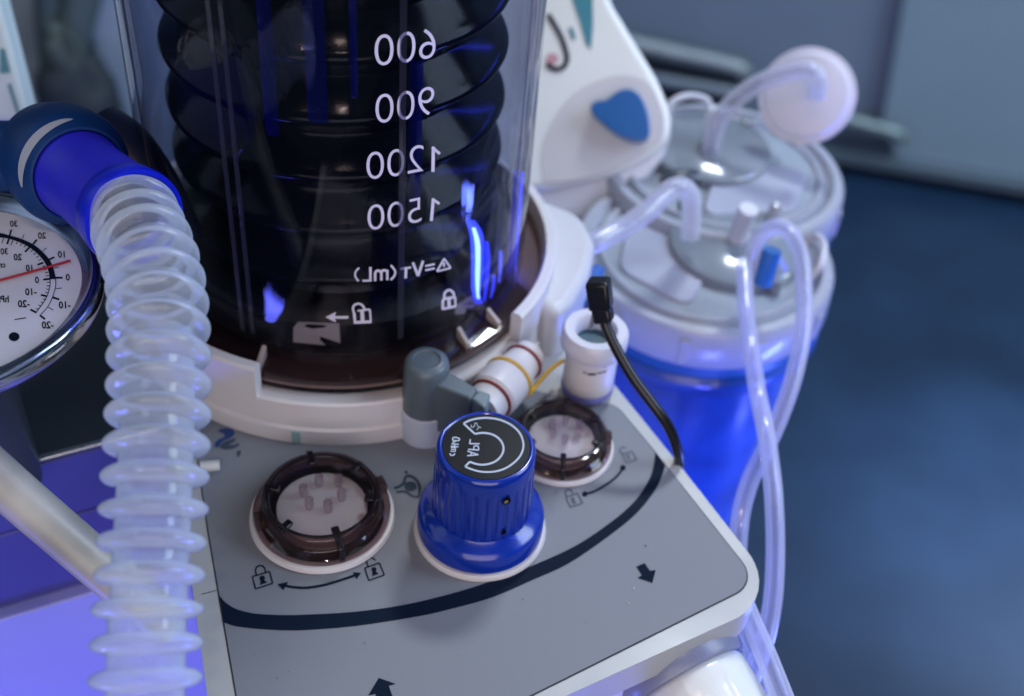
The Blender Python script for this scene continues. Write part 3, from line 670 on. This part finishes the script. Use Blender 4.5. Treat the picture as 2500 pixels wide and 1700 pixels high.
prism('lever_end', rounded([PZ(1150, 972, za-.1), PZ(1170, 950, za-.1), PZ(1198, 960, za-.1), PZ(1185, 1000, za-.1)], [.1]*4), 2.0, mat('lever_end_grey', (.16, .21, .23), .35), lv, .1, 3)
ZA = 1.75
ax0, ax1 = PZ(1182, 992, ZA), PZ(1292, 868, ZA)
ad = thing('tube_adapter', 'white tapered adapter with two red bands and a yellow strap', 'adapter', ax0)
adir = (ax1-ax0).normalized()
def tz(px, py): p = PZ(px, py, ZA); return (p-ax0).dot(adir)
t1, t2, t3 = tz(1197, 974), tz(1240, 925), tz(1278, 884)
lathe('adapter_body', [(.5, -.3), (.74, -.25), (.76, t1), (.92, t1+.18), (.93, t2-.1), (.84, t2+.12), (.70, t3-.25), (.70, t3+.1), (.62, t3+.5), (.4, t3+.6)], ax0, M['ring_white'], ad, axis=adir, seg=48)
def band(name, t, r, w, mt): lathe(name, [(r-.05, t-w), (r+.03, t-w), (r+.05, t), (r+.03, t+w), (r-.05, t+w)], ax0, mt, ad, axis=adir, seg=48)
band('red_band', t1+.02, .80, .05, M['redband']); band('red_band', t3, .72, .06, M['redband']); band('yellow_band', t2, .93, .07, M['yellow'])
tube('yellow_strap', [PZ(1284, 958, 1.5), PZ(1296, 956, 1.4), PZ(1318, 930, 1.2), PZ(1344, 902, 1.1), PZ(1375, 880, 1.0)], .085, M['yellow'], ad, 10)
blob('strap_knot', PZ(1288, 958, 1.5), .16, .14, .12, M['yellow'], ad, 2)

# ================================================================ sensor vial, plug and cable
SVp = PZ(1431, 957, 0)
sv = thing('gas_sensor', 'white ribbed sensor cup with a printed band at the panel corner', 'sensor', SVp)
z1, z2, z3, z4 = [VZ(1438, y, SVp.x, SVp.y) for y in (925, 905, 838, 800)]
c = (SVp.x, SVp.y, 0)
lathe('neck', [(.62, .03), (.72, .1), (.74, z1-.3), (.6, z1)], c, mat('neck_cream', (.60, .54, .52), .45), sv, seg=40)
lathe('body', [(.5, z1-.45), (.9, z1-.45), (.98, z1-.3), (.98, z3-.1), (.9, z3+.05)], c, M['ring_white'], sv, seg=48)
lathe('violet_band', [(.99, z1-.42), (1.01, z1-.38), (1.01, z1-.15), (.99, z1-.1)], c, mat('violet_band', (.16, .17, .45), .4), sv, seg=48, caps=False)
lathe('collar', [(.9, z3-.1), (1.16, z3-.1), (1.24, z3+.05), (1.24, z4-.12), (1.14, z4), (.82, z4), (.74, z4-.1), (.70, z3+.1), (.01, z3+.1)], c, M['milky'], sv, seg=56)
lathe('dark_socket', [(.69, z3+.12), (.01, z3+.14)], c, mat('socket_teal', (.03, .09, .13), .4), sv, seg=40, caps=False)
ons = lambda x, y: PC(x, y, SVp.x, SVp.y, 1.0)
s_, ox, oy = .1519, 1360, 740
q = lambda P: sc_pts(P, s_, ox, oy)
marks('small_text', ons, M['ink'], sv, strokes=[(q([(130, 770), (220, 830)]), 5), (q([(250, 845), (420, 885)]), 5), (q([(490, 905), (560, 915)]), 6), (q([(590, 915), (700, 905)]), 4), (q([(720, 895), (840, 870)]), 5), (q([(420, 1110), (470, 1135)]), 3), (q([(490, 1150), (620, 1148)]), 5), (q([(640, 1140), (790, 1100)]), 3), (q([(740, 1020), (790, 1000)]), 5)])
cb = thing('sensor_cable', 'black jack plug and thin black cable rising from the white sensor cup', 'cable', PZ(1440, 790, 5))
pt, pb = PD(1462, 700, 42.6), PD(1474, 778, 43.2)
ad2 = (pb-pt).normalized()
uu, vv, _ = frame(ad2)
def box_along(name, c0, c1, hw, hd, mt, parent, bevel=.12):
    a = (c1-c0).normalized(); u = a.cross(Vector((0.2, 1, 0))).normalized(); v = a.cross(u)
    return prism(name, [c0+u*hw+v*hd, c0-u*hw+v*hd, c0-u*hw-v*hd, c0+u*hw-v*hd], (c1-c0).length, mt, parent, bevel, 3, a)
box_along('plug', PD(1460, 683, 42.4), PD(1468, 752, 42.9), .40, .36, M['black'], cb)
box_along('strain_relief', PD(1468, 748, 42.9), PD(1476, 785, 43.1), .33, .30, M['black'], cb, .1)
tube('jack', [PD(1462, 740, 43.3), PD(1442, 800, 44.2)], .12, M['steel'], cb, 12)
tube('cable', [PD(1472, 776, 43.1), PD(1490, 822, 43.2), PD(1520, 880, 43.3), PD(1551, 930, 43.4), PD(1599, 994, 43.6), PD(1631, 1040, 44.0), PD(1650, 1085, 44.6), PD(1658, 1122, 45.4), PD(1655, 1160, 47)], .195, M['black'], cb, 16)

# ================================================================ corrugated hose
hp = [(318, 515, 38.0), (338, 560, 37.0), (362, 620, 35.9), (380, 690, 35.1), (386, 745, 34.5), (388, 805, 34.0), (388.5, 865, 33.6), (388.5, 930, 33.3), (387, 995, 33.0), (384, 1060, 32.75), (381, 1125, 32.55), (377.5, 1195, 32.4), (374, 1270, 32.3), (369, 1345, 32.2), (365, 1420, 32.1), (361, 1495, 32.05), (358, 1575, 32.0), (355, 1660, 32.0), (352, 1760, 32.1), (350, 1880, 32.4)]
path = catmull([PD(*p) for p in hp], 24)
# resample evenly
L = [0]
for i in range(1, len(path)): L.append(L[-1]+(path[i]-path[i-1]).length)
step = .82/22; pts = []; j = 0; s = 0
while s < L[-1]:
    while L[j+1] < s: j += 1
    t_ = (s-L[j])/(L[j+1]-L[j]); pts.append(path[j].lerp(path[j+1], t_)); s += step
def hr(i):
    ph = (i*step/.82) % 1.0; x = abs(ph-.5)/.5          # 0 at crest
    x2 = min(1, x/.56)
    return .93+(1.345-.93)*math.sqrt(max(0, 1-x2**1.9)) if x2 < 1 else .93
hs = thing('breathing_hose', 'milky clear corrugated hose hanging down in front of the canister', 'hose', pts[-1])
V, F = sweep_data(pts, hr, 56, False)
mk('corrugated_tube', V, F, M['hose'], hs, sharp=80)

# blue cuff and collar
c0, c1 = PD(200, 432, 41.2), PD(326, 532, 37.9)
cd = (c1-c0).normalized(); ln_ = (c1-c0).length
cf = thing('hose_connector', 'blue cuff and wide blue collar joining the corrugated hose', 'connector', c0)
lathe('cuff', [(1.0, -.6), (1.30, -.55), (1.42, -.3), (1.42, .0), (1.34, .15), (1.38, ln_*.6), (1.40, ln_-.75)], c0, M['cuff'], cf, axis=cd, seg=72)
lathe('cuff_rim', [(1.40, ln_-.75), (1.47, ln_-.68), (1.53, ln_-.1), (1.50, ln_+.12), (1.36, ln_+.1), (1.2, ln_-.3), (1.0, ln_-.4)], c0, M['cuffrim'], cf, axis=cd, seg=72, caps=False)
cA = c0-cd*.45
lathe('collar', [(1.2, .2), (1.42, .2), (1.48, .3), (1.56, .28), (1.64, .1), (1.84, -.15), (1.92, -.5), (1.9, -1.2), (1.75, -1.9), (1.6, -2.4), (1.0, -2.6)], cA, M['collar'], cf, axis=cd, seg=72)
u, v, a = frame(cd)
# pale arc printed on the collar
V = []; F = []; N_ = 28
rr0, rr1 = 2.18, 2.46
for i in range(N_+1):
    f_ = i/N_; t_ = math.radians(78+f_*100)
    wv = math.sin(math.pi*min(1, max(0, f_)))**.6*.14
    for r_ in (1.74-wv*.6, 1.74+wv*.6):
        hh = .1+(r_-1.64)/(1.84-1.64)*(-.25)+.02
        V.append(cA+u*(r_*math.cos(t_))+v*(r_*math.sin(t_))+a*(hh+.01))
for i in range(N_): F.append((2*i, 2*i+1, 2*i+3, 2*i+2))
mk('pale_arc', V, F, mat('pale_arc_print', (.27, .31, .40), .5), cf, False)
tube('side_pipe', [cA-cd*.9+Vector((-.4, 0, 0)), PD(90, 385, 43.2), PD(0, 382, 43.8), PD(-120, 390, 44), PD(-300, 400, 44)], 1.15, M['collar'], cf, 32)
# dark pipe added for the black shadow behind the collar
t = thing('rear_shadow', 'dark navy pipe for the shadow behind the blue collar', 'standin', PD(330, 420, 45))
tube('standin', [PD(240, 330, 46), PD(300, 380, 45.5), PD(360, 470, 45), PD(420, 600, 45)], 1.2, mat('navy_shadow', (.004, .010, .05), .4), t, 24)

# ================================================================ pressure gauge
GZ = 8.3
rim = [(0, 463), (76, 476), (152, 521), (209, 571), (243, 628), (252, 685), (235, 761), (182, 829)]
import itertools
# circle through the seen rim, by least squares on the horizontal plane
Q = [PZ(x, y, GZ) for x, y in rim+[(114, 875), (0, 907)]]
def lsq_circle(Q):
    sx = sum(p.x for p in Q)/len(Q); sy = sum(p.y for p in Q)/len(Q)
    A = Matrix(((0, 0), (0, 0))); bb = Vector((0, 0))
    suu = svv = suv = suuu = svvv = suvv = svuu = 0
    for p in Q:
        u, v = p.x-sx, p.y-sy
        suu += u*u; svv += v*v; suv += u*v; suuu += u**3; svvv += v**3; suvv += u*v*v; svuu += v*u*u
    det = suu*svv-suv*suv; r1 = .5*(suuu+suvv); r2 = .5*(svvv+svuu)
    uc = (r1*svv-r2*suv)/det; vc = (suu*r2-suv*r1)/det
    return sx+uc, sy+vc, math.sqrt(uc*uc+vc*vc+(suu+svv)/len(Q))
GX, GY, GR = lsq_circle(Q)
gg = thing('pressure_gauge', 'round chrome gauge with mirrored numbers and a red needle', 'gauge', (GX, GY, GZ-1.8))
gc = (GX, GY, GZ)
lathe('chrome_case', [(GR*.80, -.75), (GR*.95, -.72), (GR*.985, -.5), (GR*.995, -.3), (GR, -.1), (GR*.998, .05), (GR*.985, .12), (GR*.968, .08), (GR*.955, -.05)], gc, M['chrome'], gg, seg=128)
lathe('pedestal', [(GR*.8, -.7), (GR*.5, -.9), (GR*.3, -1.4), (GR*.3, -GZ-.55)], gc, M['darkplate'], gg, seg=80)
lathe('steel_bezel', [(GR*.955, -.06), (GR*.945, .08), (GR*.93, .1), (GR*.885, -.16), (GR*.86, -.2), (GR*.85, -.26)], gc, M['chromeblue'], gg, seg=128, caps=False)
lathe('dial_face', [(GR*.87, -.25), (.01, -.25)], gc, M['face'], gg, seg=96, caps=False)
lathe('cover_glass', [(GR*.88, -.10), (GR*.5, -.07), (.01, -.06)], gc, clear('gauge_glass', (.99, .99, 1), .05, .0, (1, 1, 1), .0, ior=1.2), gg, seg=96, caps=False)
ong = lambda x, y: PZ(x, y, GZ-.235)
s_, ox, oy = .2215, 0, 500
q = lambda P: sc_pts(P, s_, ox, oy)
O = sm(q([(-330, 330), (-170, 305), (0, 312), (110, 340), (230, 375), (370, 440), (480, 530), (560, 630), (600, 740), (615, 820)]), 6)
I = sm(q([(-330, 380), (-170, 358), (0, 362), (90, 375), (200, 410), (330, 475), (430, 560), (500, 650), (535, 740), (548, 820)]), 6)
n_ = min(len(O), len(I))
mk('scale_band', [ong(*p) for p in O[:n_]]+[ong(*p) for p in I[:n_]], [(i, i+1, n_+i+1, n_+i) for i in range(n_-1)], M['ink'], gg, False)
ink = M['ink']; txt_off = .022
maj = [((105, 345), (125, 275)), ((365, 435), (405, 385)), ((540, 605), (600, 578)), ((600, 805), (690, 805)), ((580, 1020), (652, 1045)), ((440, 1220), (497, 1262)),
       ((78, 435), (97, 378)), ((275, 522), (325, 470)), ((413, 662), (478, 638)), ((475, 827), (548, 817)), ((450, 995), (520, 1010)), ((335, 1155), (402, 1190))]
mnr = [((245, 375), (268, 322)), ((470, 515), (512, 475)), ((600, 700), (650, 690)), ((620, 925), (685, 918)), ((530, 1130), (590, 1162))]
inn = [((78, 435), (97, 378)), ((275, 522), (325, 470)), ((413, 662), (478, 638)), ((475, 827), (548, 817)), ((450, 995), (520, 1010)), ((335, 1155), (402, 1190))]
sub = []
def lerp2(a, b, t): return (a[0]+(b[0]-a[0])*t, a[1]+(b[1]-a[1])*t)
base_i = sm([p[1] for p in inn], 10); base_o = sm([(p[0][0]*.45+p[1][0]*.55, p[0][1]*.45+p[1][1]*.55) for p in inn], 10)
for i in range(0, len(base_i)-1):
    if i % 10 in (2, 4, 6, 8): sub.append((base_o[i], base_i[i]))
sub += [((20, 425), (40, 368)), ((-20, 415), (-5, 362)), ((120, 448), (140, 395))]
marks('scale_ticks', ong, ink, gg, strokes=[(q(list(p)), 4.6) for p in maj]+[(q(list(p)), 1.6) for p in mnr]+[(q(list(p)), 2.0) for p in sub]
      + [(sm(q([(612, 815), (612, 900), (582, 1010), (530, 1120), (440, 1222)]), 6), 1.8), (sm(q([(550, 815), (550, 890), (522, 1000), (470, 1090), (392, 1192)]), 6), 1.8),
         (q([(160, 1266), (285, 1247)]), 2.4)], fills=[q(arcpts(155, 1455, 60, 50, 16)[:-1])])
G = [('30', 150, 210, 70), ('20', 462, 340, 72), ('10', 675, 548, 76), ('0', 747, 800, 74), ('-10', 712, 1105, 76), ('-20', 525, 1325, 76),
     ('30', 45, 515, 70), ('20', 195, 578, 74), ('10', 320, 697, 72), ('0', 407, 830, 74), ('-10', 340, 960, 74), ('-20', 262, 1092, 76), ('cm', 12, 672, 64), ('hPa', 30, 1040, 76)]
for (s, x, y, h) in G:
    X, Y = ox+x*s_, oy+y*s_
    marks('dial_text' if not s.strip('-').isdigit() else 'dial_number', ong, ink, gg, texts=[(s, X, Y, h*s_, (-.92, .02), (-.06, -1))])
nd = q([(-420, 935), (0, 832), (560, 680), (775, 617)])
onn = lambda x, y: PZ(x, y, GZ-.17)
nP = [onn(*p) for p in nd]
tube('needle', [nP[0], nP[1], nP[2], nP[3]], .042, M['red'], gg, 8)

# ================================================================ left side equipment
ZE = -.6
e0, e1 = PZ(-350, 1228, ZE), PZ(395, 1036, ZE)
back0, back1 = PZ(-350, 700, ZE), PZ(395, 700, ZE)
le = thing('side_unit', 'dark topped equipment unit with violet lit drawer fronts at lower left', 'equipment', e0)
prism('dark_top', [e0, e1, back1, back0], .35, M['darkplate'], le, .05, 2)
fd = (e1-e0).normalized(); fnn = Vector((fd.y, -fd.x, 0))
if fnn.y > 0: fnn = -fnn
tube('steel_edge', [e0+fnn*.06+Vector((0, 0, -.1)), (e0+e1)/2+fnn*.06+Vector((0, 0, -.1)), e1+fnn*.06+Vector((0, 0, -.1))], .13, M['steel'], le, 12)
def onf(x, y, off=0): return PP(x, y, e0+fnn*off, fnn)
zlow = onf(100, 1457).z; zmid = onf(270, 1232).z
def slab(name, zt_, zb_, off, mt):
    a, b = Vector((e0.x, e0.y, zt_))+fnn*off, Vector((e1.x, e1.y, zt_))+fnn*off
    prism(name, [a, b, b-fnn*(1+off), a-fnn*(1+off)], zt_-zb_, mt, le, .08, 3)
slab('drawer_front', ZE-.42, zmid+.04, 0, M['drawer'])
slab('drawer_front', zmid-.04, zlow, 0, M['drawer'])
slab('lower_panel', zlow-.06, -24, .5, mat('lower_panel', (.32, .34, .72), .3, var=.04, scale=6, coat=.3))
# beige tube crossing lower left
t = thing('angled_tube', 'thick pale beige tube slanting down behind the corrugated hose', 'tube', PD(260, 1400, 42))
tube('tube', [PD(-200, 990, 38), PD(0, 1172, 39), PD(130, 1285, 39.6), PD(270, 1405, 40.2), PD(420, 1530, 41)], .70, M['tan'], t, 32)
# small white peg beside the hose
t = thing('panel_peg', 'small pale peg sticking out beside the hose above the emblem side', 'peg', PZ(520, 1140, 0))
tube('peg', [PZ(490, 1140, .5), PZ(536, 1136, .5)], .19, mat('peg_plastic', (.5, .52, .52), .5), t, 14)

# ================================================================ suction jars
JX, JY = 8.65, 46.4
def jar():
    j = thing('suction_jar', 'front blue suction jar with a pale round lid and looped tube', 'jar', (JX, JY, -25), 'blue suction jars')
    c = (JX, JY, 0)
    lathe('jar_body', [(4.3, -26), (4.6, -24), (5.45, -8), (5.55, -6.2), (5.7, -5.4), (5.2, -5.3)], c, M['jarblue'], j, seg=96)
    lathe('body_lip', [(5.3, -5.9), (6.0, -5.85), (6.12, -5.6), (6.12, -5.2), (5.9, -4.95), (5.3, -4.95)], c, M['jarblue'], j, seg=96)
    lathe('gasket', [(5.3, -4.95), (5.85, -4.93), (5.85, -4.1), (5.3, -4.1)], c, M['teal'], j, seg=96)
    lathe('lid_rim', [(5.4, -4.1), (6.1, -4.1), (6.2, -3.95), (6.12, -2.35), (5.95, -2.12), (5.55, -2.1), (5.45, -2.35), (5.2, -2.5)], c, M['jarrim'], j, seg=96)
    lathe('lid_top', [(5.25, -2.5), (5.1, -2.3), (.01, -2.2)], c, mat('lid_grey', (.31, .35, .40), .16, var=.15, scale=20, coat=.6), j, seg=96)
    lathe('lid_ridge', [(4.75, -2.3), (4.8, -2.15), (5.0, -2.13), (5.05, -2.3)], c, M['jarrim'], j, seg=96, caps=False)
    lathe('lid_mould', [(3.1, -2.25), (3.15, -1.75), (2.95, -1.6), (.01, -1.55)], (JX+1.4, JY+.3, 0), mat('lid_mould', (.20, .23, .27), .14, var=.2, scale=15, coat=.6), j, seg=60)
    lg = mat('lid_detail', (.20, .23, .28), .3, var=.1)
    # moulded wedge, dark oval window, two nubs and a finger clip
    def on(a, r_, z): return Vector((JX+r_*math.cos(a), JY+r_*math.sin(a), z))
    prism('lid_wedge', rounded([on(2.5, 4.5, -2.12), on(3.6, 4.6, -2.12), on(4.5, 4.4, -2.12), on(4.9, 1.2, -1.95), on(2.2, 1.0, -1.95)], [.5, 1.2, .6, .4, .4], 6), .25, mat('wedge_plastic', (.34, .36, .46), .35), j, .12, 3)
    blob('lid_window', on(1.9, 2.7, -1.95), .55, 1.3, .45, mat('window_dark', (.04, .05, .07), .25), j, 4, .05)
    lathe('lid_nub', [(.42, -2.2), (.34, -1.2), (.22, -.7), (.01, -.65)], on(.6, 4.0, 0), M['jarrim'], j, seg=24)
    lathe('lid_nub', [(.34, -2.2), (.30, -1.5), (.01, -1.4)], on(5.6, 3.9, 0), lg, j, seg=24)
    tube('lid_clip', [on(-.25, 5.0, -2.2), on(-.2, 5.3, -1.5), on(0, 5.4, -1.25), on(.2, 5.3, -1.5), on(.25, 5.0, -2.2)], .18, M['milky'], j, 12)
    for a_ in (-2.3, -1.75, -1.2, -.6):
        prism('rim_grip', [on(a_-.035, 6.17, -2.5), on(a_+.035, 6.17, -2.5), on(a_+.035, 6.27, -2.6), on(a_-.035, 6.27, -2.6)], 1.35, M['jarrim'], j, .03, 2)
    tube('lid_spout', [(JX+1.4, JY+.3, -1.6), (JX+1.5, JY+.3, -.6), (JX+1.6, JY+.2, .3)], .45, M['milky'], j, 24)
    return j
j1 = jar()
Pj = PZ(1752, 478, -3.3)
j2 = copy_tree(j1); j2.location = Vector((Pj.x, Pj.y, -24.4))*S; j2.rotation_euler = (0, 0, 1.9)
j2['label'] = 'rear blue suction jar with a pale lid, below the round filter'
t = thing('spout_clip', 'short bright blue clip on the tube loop above the front jar', 'clip', PD(1870, 690, 55))
tube('clip', [PD(1885, 610, 54.5), PD(1874, 650, 54.8), PD(1862, 692, 55.2)], .42, mat('clip_blue', (.02, .13, .36), .3), t, 20)

# tubes
def sil(label, pts, r, name='silicone_tube'):
    t = thing(name, label, 'tube', PD(*pts[-1]))
    V, F = sweep_data(catmull([PD(*p) for p in pts], 8), r, 24, True); mk('tube_wall', V, F, M['tube'], t, sharp=80)
    V, F = sweep_data(catmull([PD(*p) for p in pts], 8), r*.62, 18, True); mk('tube_core', V, F, M['tube'], t, sharp=80)
sil('clear tube looping from the front jar lid down past the machine corner', [(1845, 660, 55.2), (1838, 625, 54.9), (1852, 583, 54.2), (1884, 556, 53.6), (1915, 558, 53.2), (1941, 588, 52.8), (1957, 636, 52.4), (1963, 716, 51.8), (1961, 804, 51), (1939, 915, 50.2), (1904, 1017, 49.6), (1864, 1106, 49.2), (1833, 1170, 49), (1812, 1240, 48.8), (1803, 1310, 48.6), (1800, 1400, 48.6), (1806, 1500, 48.6), (1845, 1620, 48.5), (1880, 1760, 48.4)], .35)
sil('clear tube hanging straight from the front lid, crossing the other tube', [(1815, 640, 54.4), (1818, 690, 53.6), (1822, 760, 52.6), (1833, 849, 51.2), (1850, 960, 50), (1868, 1048, 48.8), (1881, 1137, 48), (1889, 1215, 47.6), (1893, 1338, 47.4), (1887, 1461, 47.2), (1867, 1564, 47.1), (1832, 1659, 47), (1800, 1760, 47)], .35)
sil('bright clear tube crossing at the bottom right of the machine corner', [(1800, 1440, 44), (1832, 1515, 43.5), (1868, 1597, 43), (1909, 1700, 42.6), (1960, 1830, 42)], .38)
sil('thick milky tube curving from the machine onto the front jar lid', [(1300, 640, 51), (1370, 628, 51.5), (1440, 598, 52), (1512, 562, 52.8), (1578, 518, 53.6), (1628, 470, 54.4), (1661, 458, 54.8), (1684, 478, 55.4), (1688, 525, 56.2), (1684, 575, 57)], .47)
sil('milky tube arching up from the rear jar to the round filter', [(1726, 430, 64), (1738, 350, 63.4), (1762, 282, 63), (1826, 220, 62.6), (1900, 184, 62.2), (1965, 172, 62), (1995, 192, 61.9), (1992, 235, 62.4)], .46)
sil('pale horizontal tube behind the arching tube, below the lower rail', [(1560, 262, 72), (1650, 277, 71), (1760, 298, 69), (1870, 306, 66), (1930, 290, 65)], .33)
fp = PD(1970, 234, 64); fa = (CC-fp).normalized()+Vector((-.15, 0, .15)); fa.normalize()
t = thing('round_filter', 'round milky filter disc at the end of the arching tube', 'filter', fp)
lathe('filter_shell', [(.01, .55), (1.4, .5), (2.0, .35), (2.15, .12), (2.36, .1), (2.4, 0), (2.36, -.1), (2.15, -.12), (2.0, -.35), (.01, -.5)], fp, M['milky'], t, axis=fa, seg=72)

# ================================================================ white device with heart-shaped button
dn = Vector((-.12, -.70, .70)).normalized(); D0 = PD(1450, 250, 62)
def ond(x, y, off=0): return PP(x, y, D0+dn*off, dn)
dv = thing('patient_device', 'white rounded device with a blue heart shaped button behind the canister', 'device', ond(1450, 560))
s_, ox, oy = .4113, 1200, 0
q = lambda P: sc_pts(P, s_, ox, oy)
outl = sm(q([(-60, -250), (600, -250), (705, 0), (780, 130), (860, 265), (960, 430), (1030, 580), (1062, 700), (1055, 800), (1010, 870), (900, 950), (700, 1040), (450, 1100), (240, 1130), (0, 1130)]), 5)
prism('device_face', [ond(*p) for p in outl], 2.2, M['device'], dv, .5, 5, -dn)
outl2 = sm(q([(-60, 300), (700, 300), (960, 560), (1035, 700), (1040, 850), (1000, 950), (880, 1080), (650, 1240), (430, 1370), (240, 1430), (0, 1430)]), 5)
P2 = [ond(x, y, -.8) for x, y in outl2]
prism('device_base', P2, 3.0, mat('device_base', (.70, .70, .74), .45, var=.04), dv, .8, 5, -dn)
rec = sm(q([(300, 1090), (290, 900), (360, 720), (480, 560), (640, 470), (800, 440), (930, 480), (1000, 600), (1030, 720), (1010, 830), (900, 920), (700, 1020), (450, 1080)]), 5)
prism('painted_shade_panel', [ond(x, y, .02) for x, y in rec], .3, M['devshade'], dv, .06, 2, -dn)  # shadow of the recess, put into a greyer slab colour
btn = sm(q([(590, 625), (625, 600), (680, 592), (740, 548), (800, 528), (860, 545), (905, 610), (933, 700), (938, 790), (905, 828), (830, 828), (740, 790), (655, 725), (600, 670), (588, 640)]), 4)
prism('heart_button', [ond(x, y, .75) for x, y in btn], .74, M['button'], dv, .22, 4, -dn)
marks('hook_mark', lambda x, y: ond(x, y, .06), M['ink'], dv, strokes=[(sm(q([(335, 85), (375, 150), (415, 225), (440, 300), (448, 350), (430, 395), (390, 412), (350, 400), (330, 375)])), 12)])
marks('pink_spot', lambda x, y: ond(x, y, .04), M['pink'], dv, fills=[q(arcpts(360, 350, 38, 35, 12)[:-1])])
marks('teal_mark', lambda x, y: ond(x, y, .04), M['tealink'], dv, fills=[q([(470, -120), (590, -120), (600, 0), (603, 150), (590, 295), (560, 260), (525, 130), (480, 0)]), q([(455, 170), (480, 160), (502, 230), (480, 240)])])

# ================================================================ front port, lower right
fe0, fe1 = PZ(1300, 1770, -3), PZ(1860, 1500, -3)
fdir = (fe1-fe0).normalized(); fno = Vector((fdir.y, -fdir.x, 0))
if fno.y > 0: fno = -fno
pc = PP(1672, 1652, PZ(1751, 1560, -1.4), fno)
pax = (fno+Vector((0, 0, -.30))).normalized()
fpo = thing('front_port', 'glossy white round port with a grey band at the bottom right corner', 'port', pc)
lathe('port_band', [(1.6, -3), (2.24, -1.2), (2.28, -.4), (2.26, .0), (2.2, .1), (1.9, .1)], pc, mat('port_band', (.20, .22, .34), .3), fpo, axis=pax, seg=80)
def pf(r, h, t):
    return r+(.05*max(0, math.cos(t*9))**8 if .9 < h < 4 else 0)
lathe('port_cup', [(1.9, .05), (1.96, .07), (2.08, .3), (2.08, 1.2), (2.06, 3), (2.0, 4.0), (2.0, 4.2), (1.7, 4.2)], pc, mat('port_white', (.72, .74, .74), .18, coat=.5, var=.03), fpo, axis=pax, seg=180, flute=pf, sharp=60)
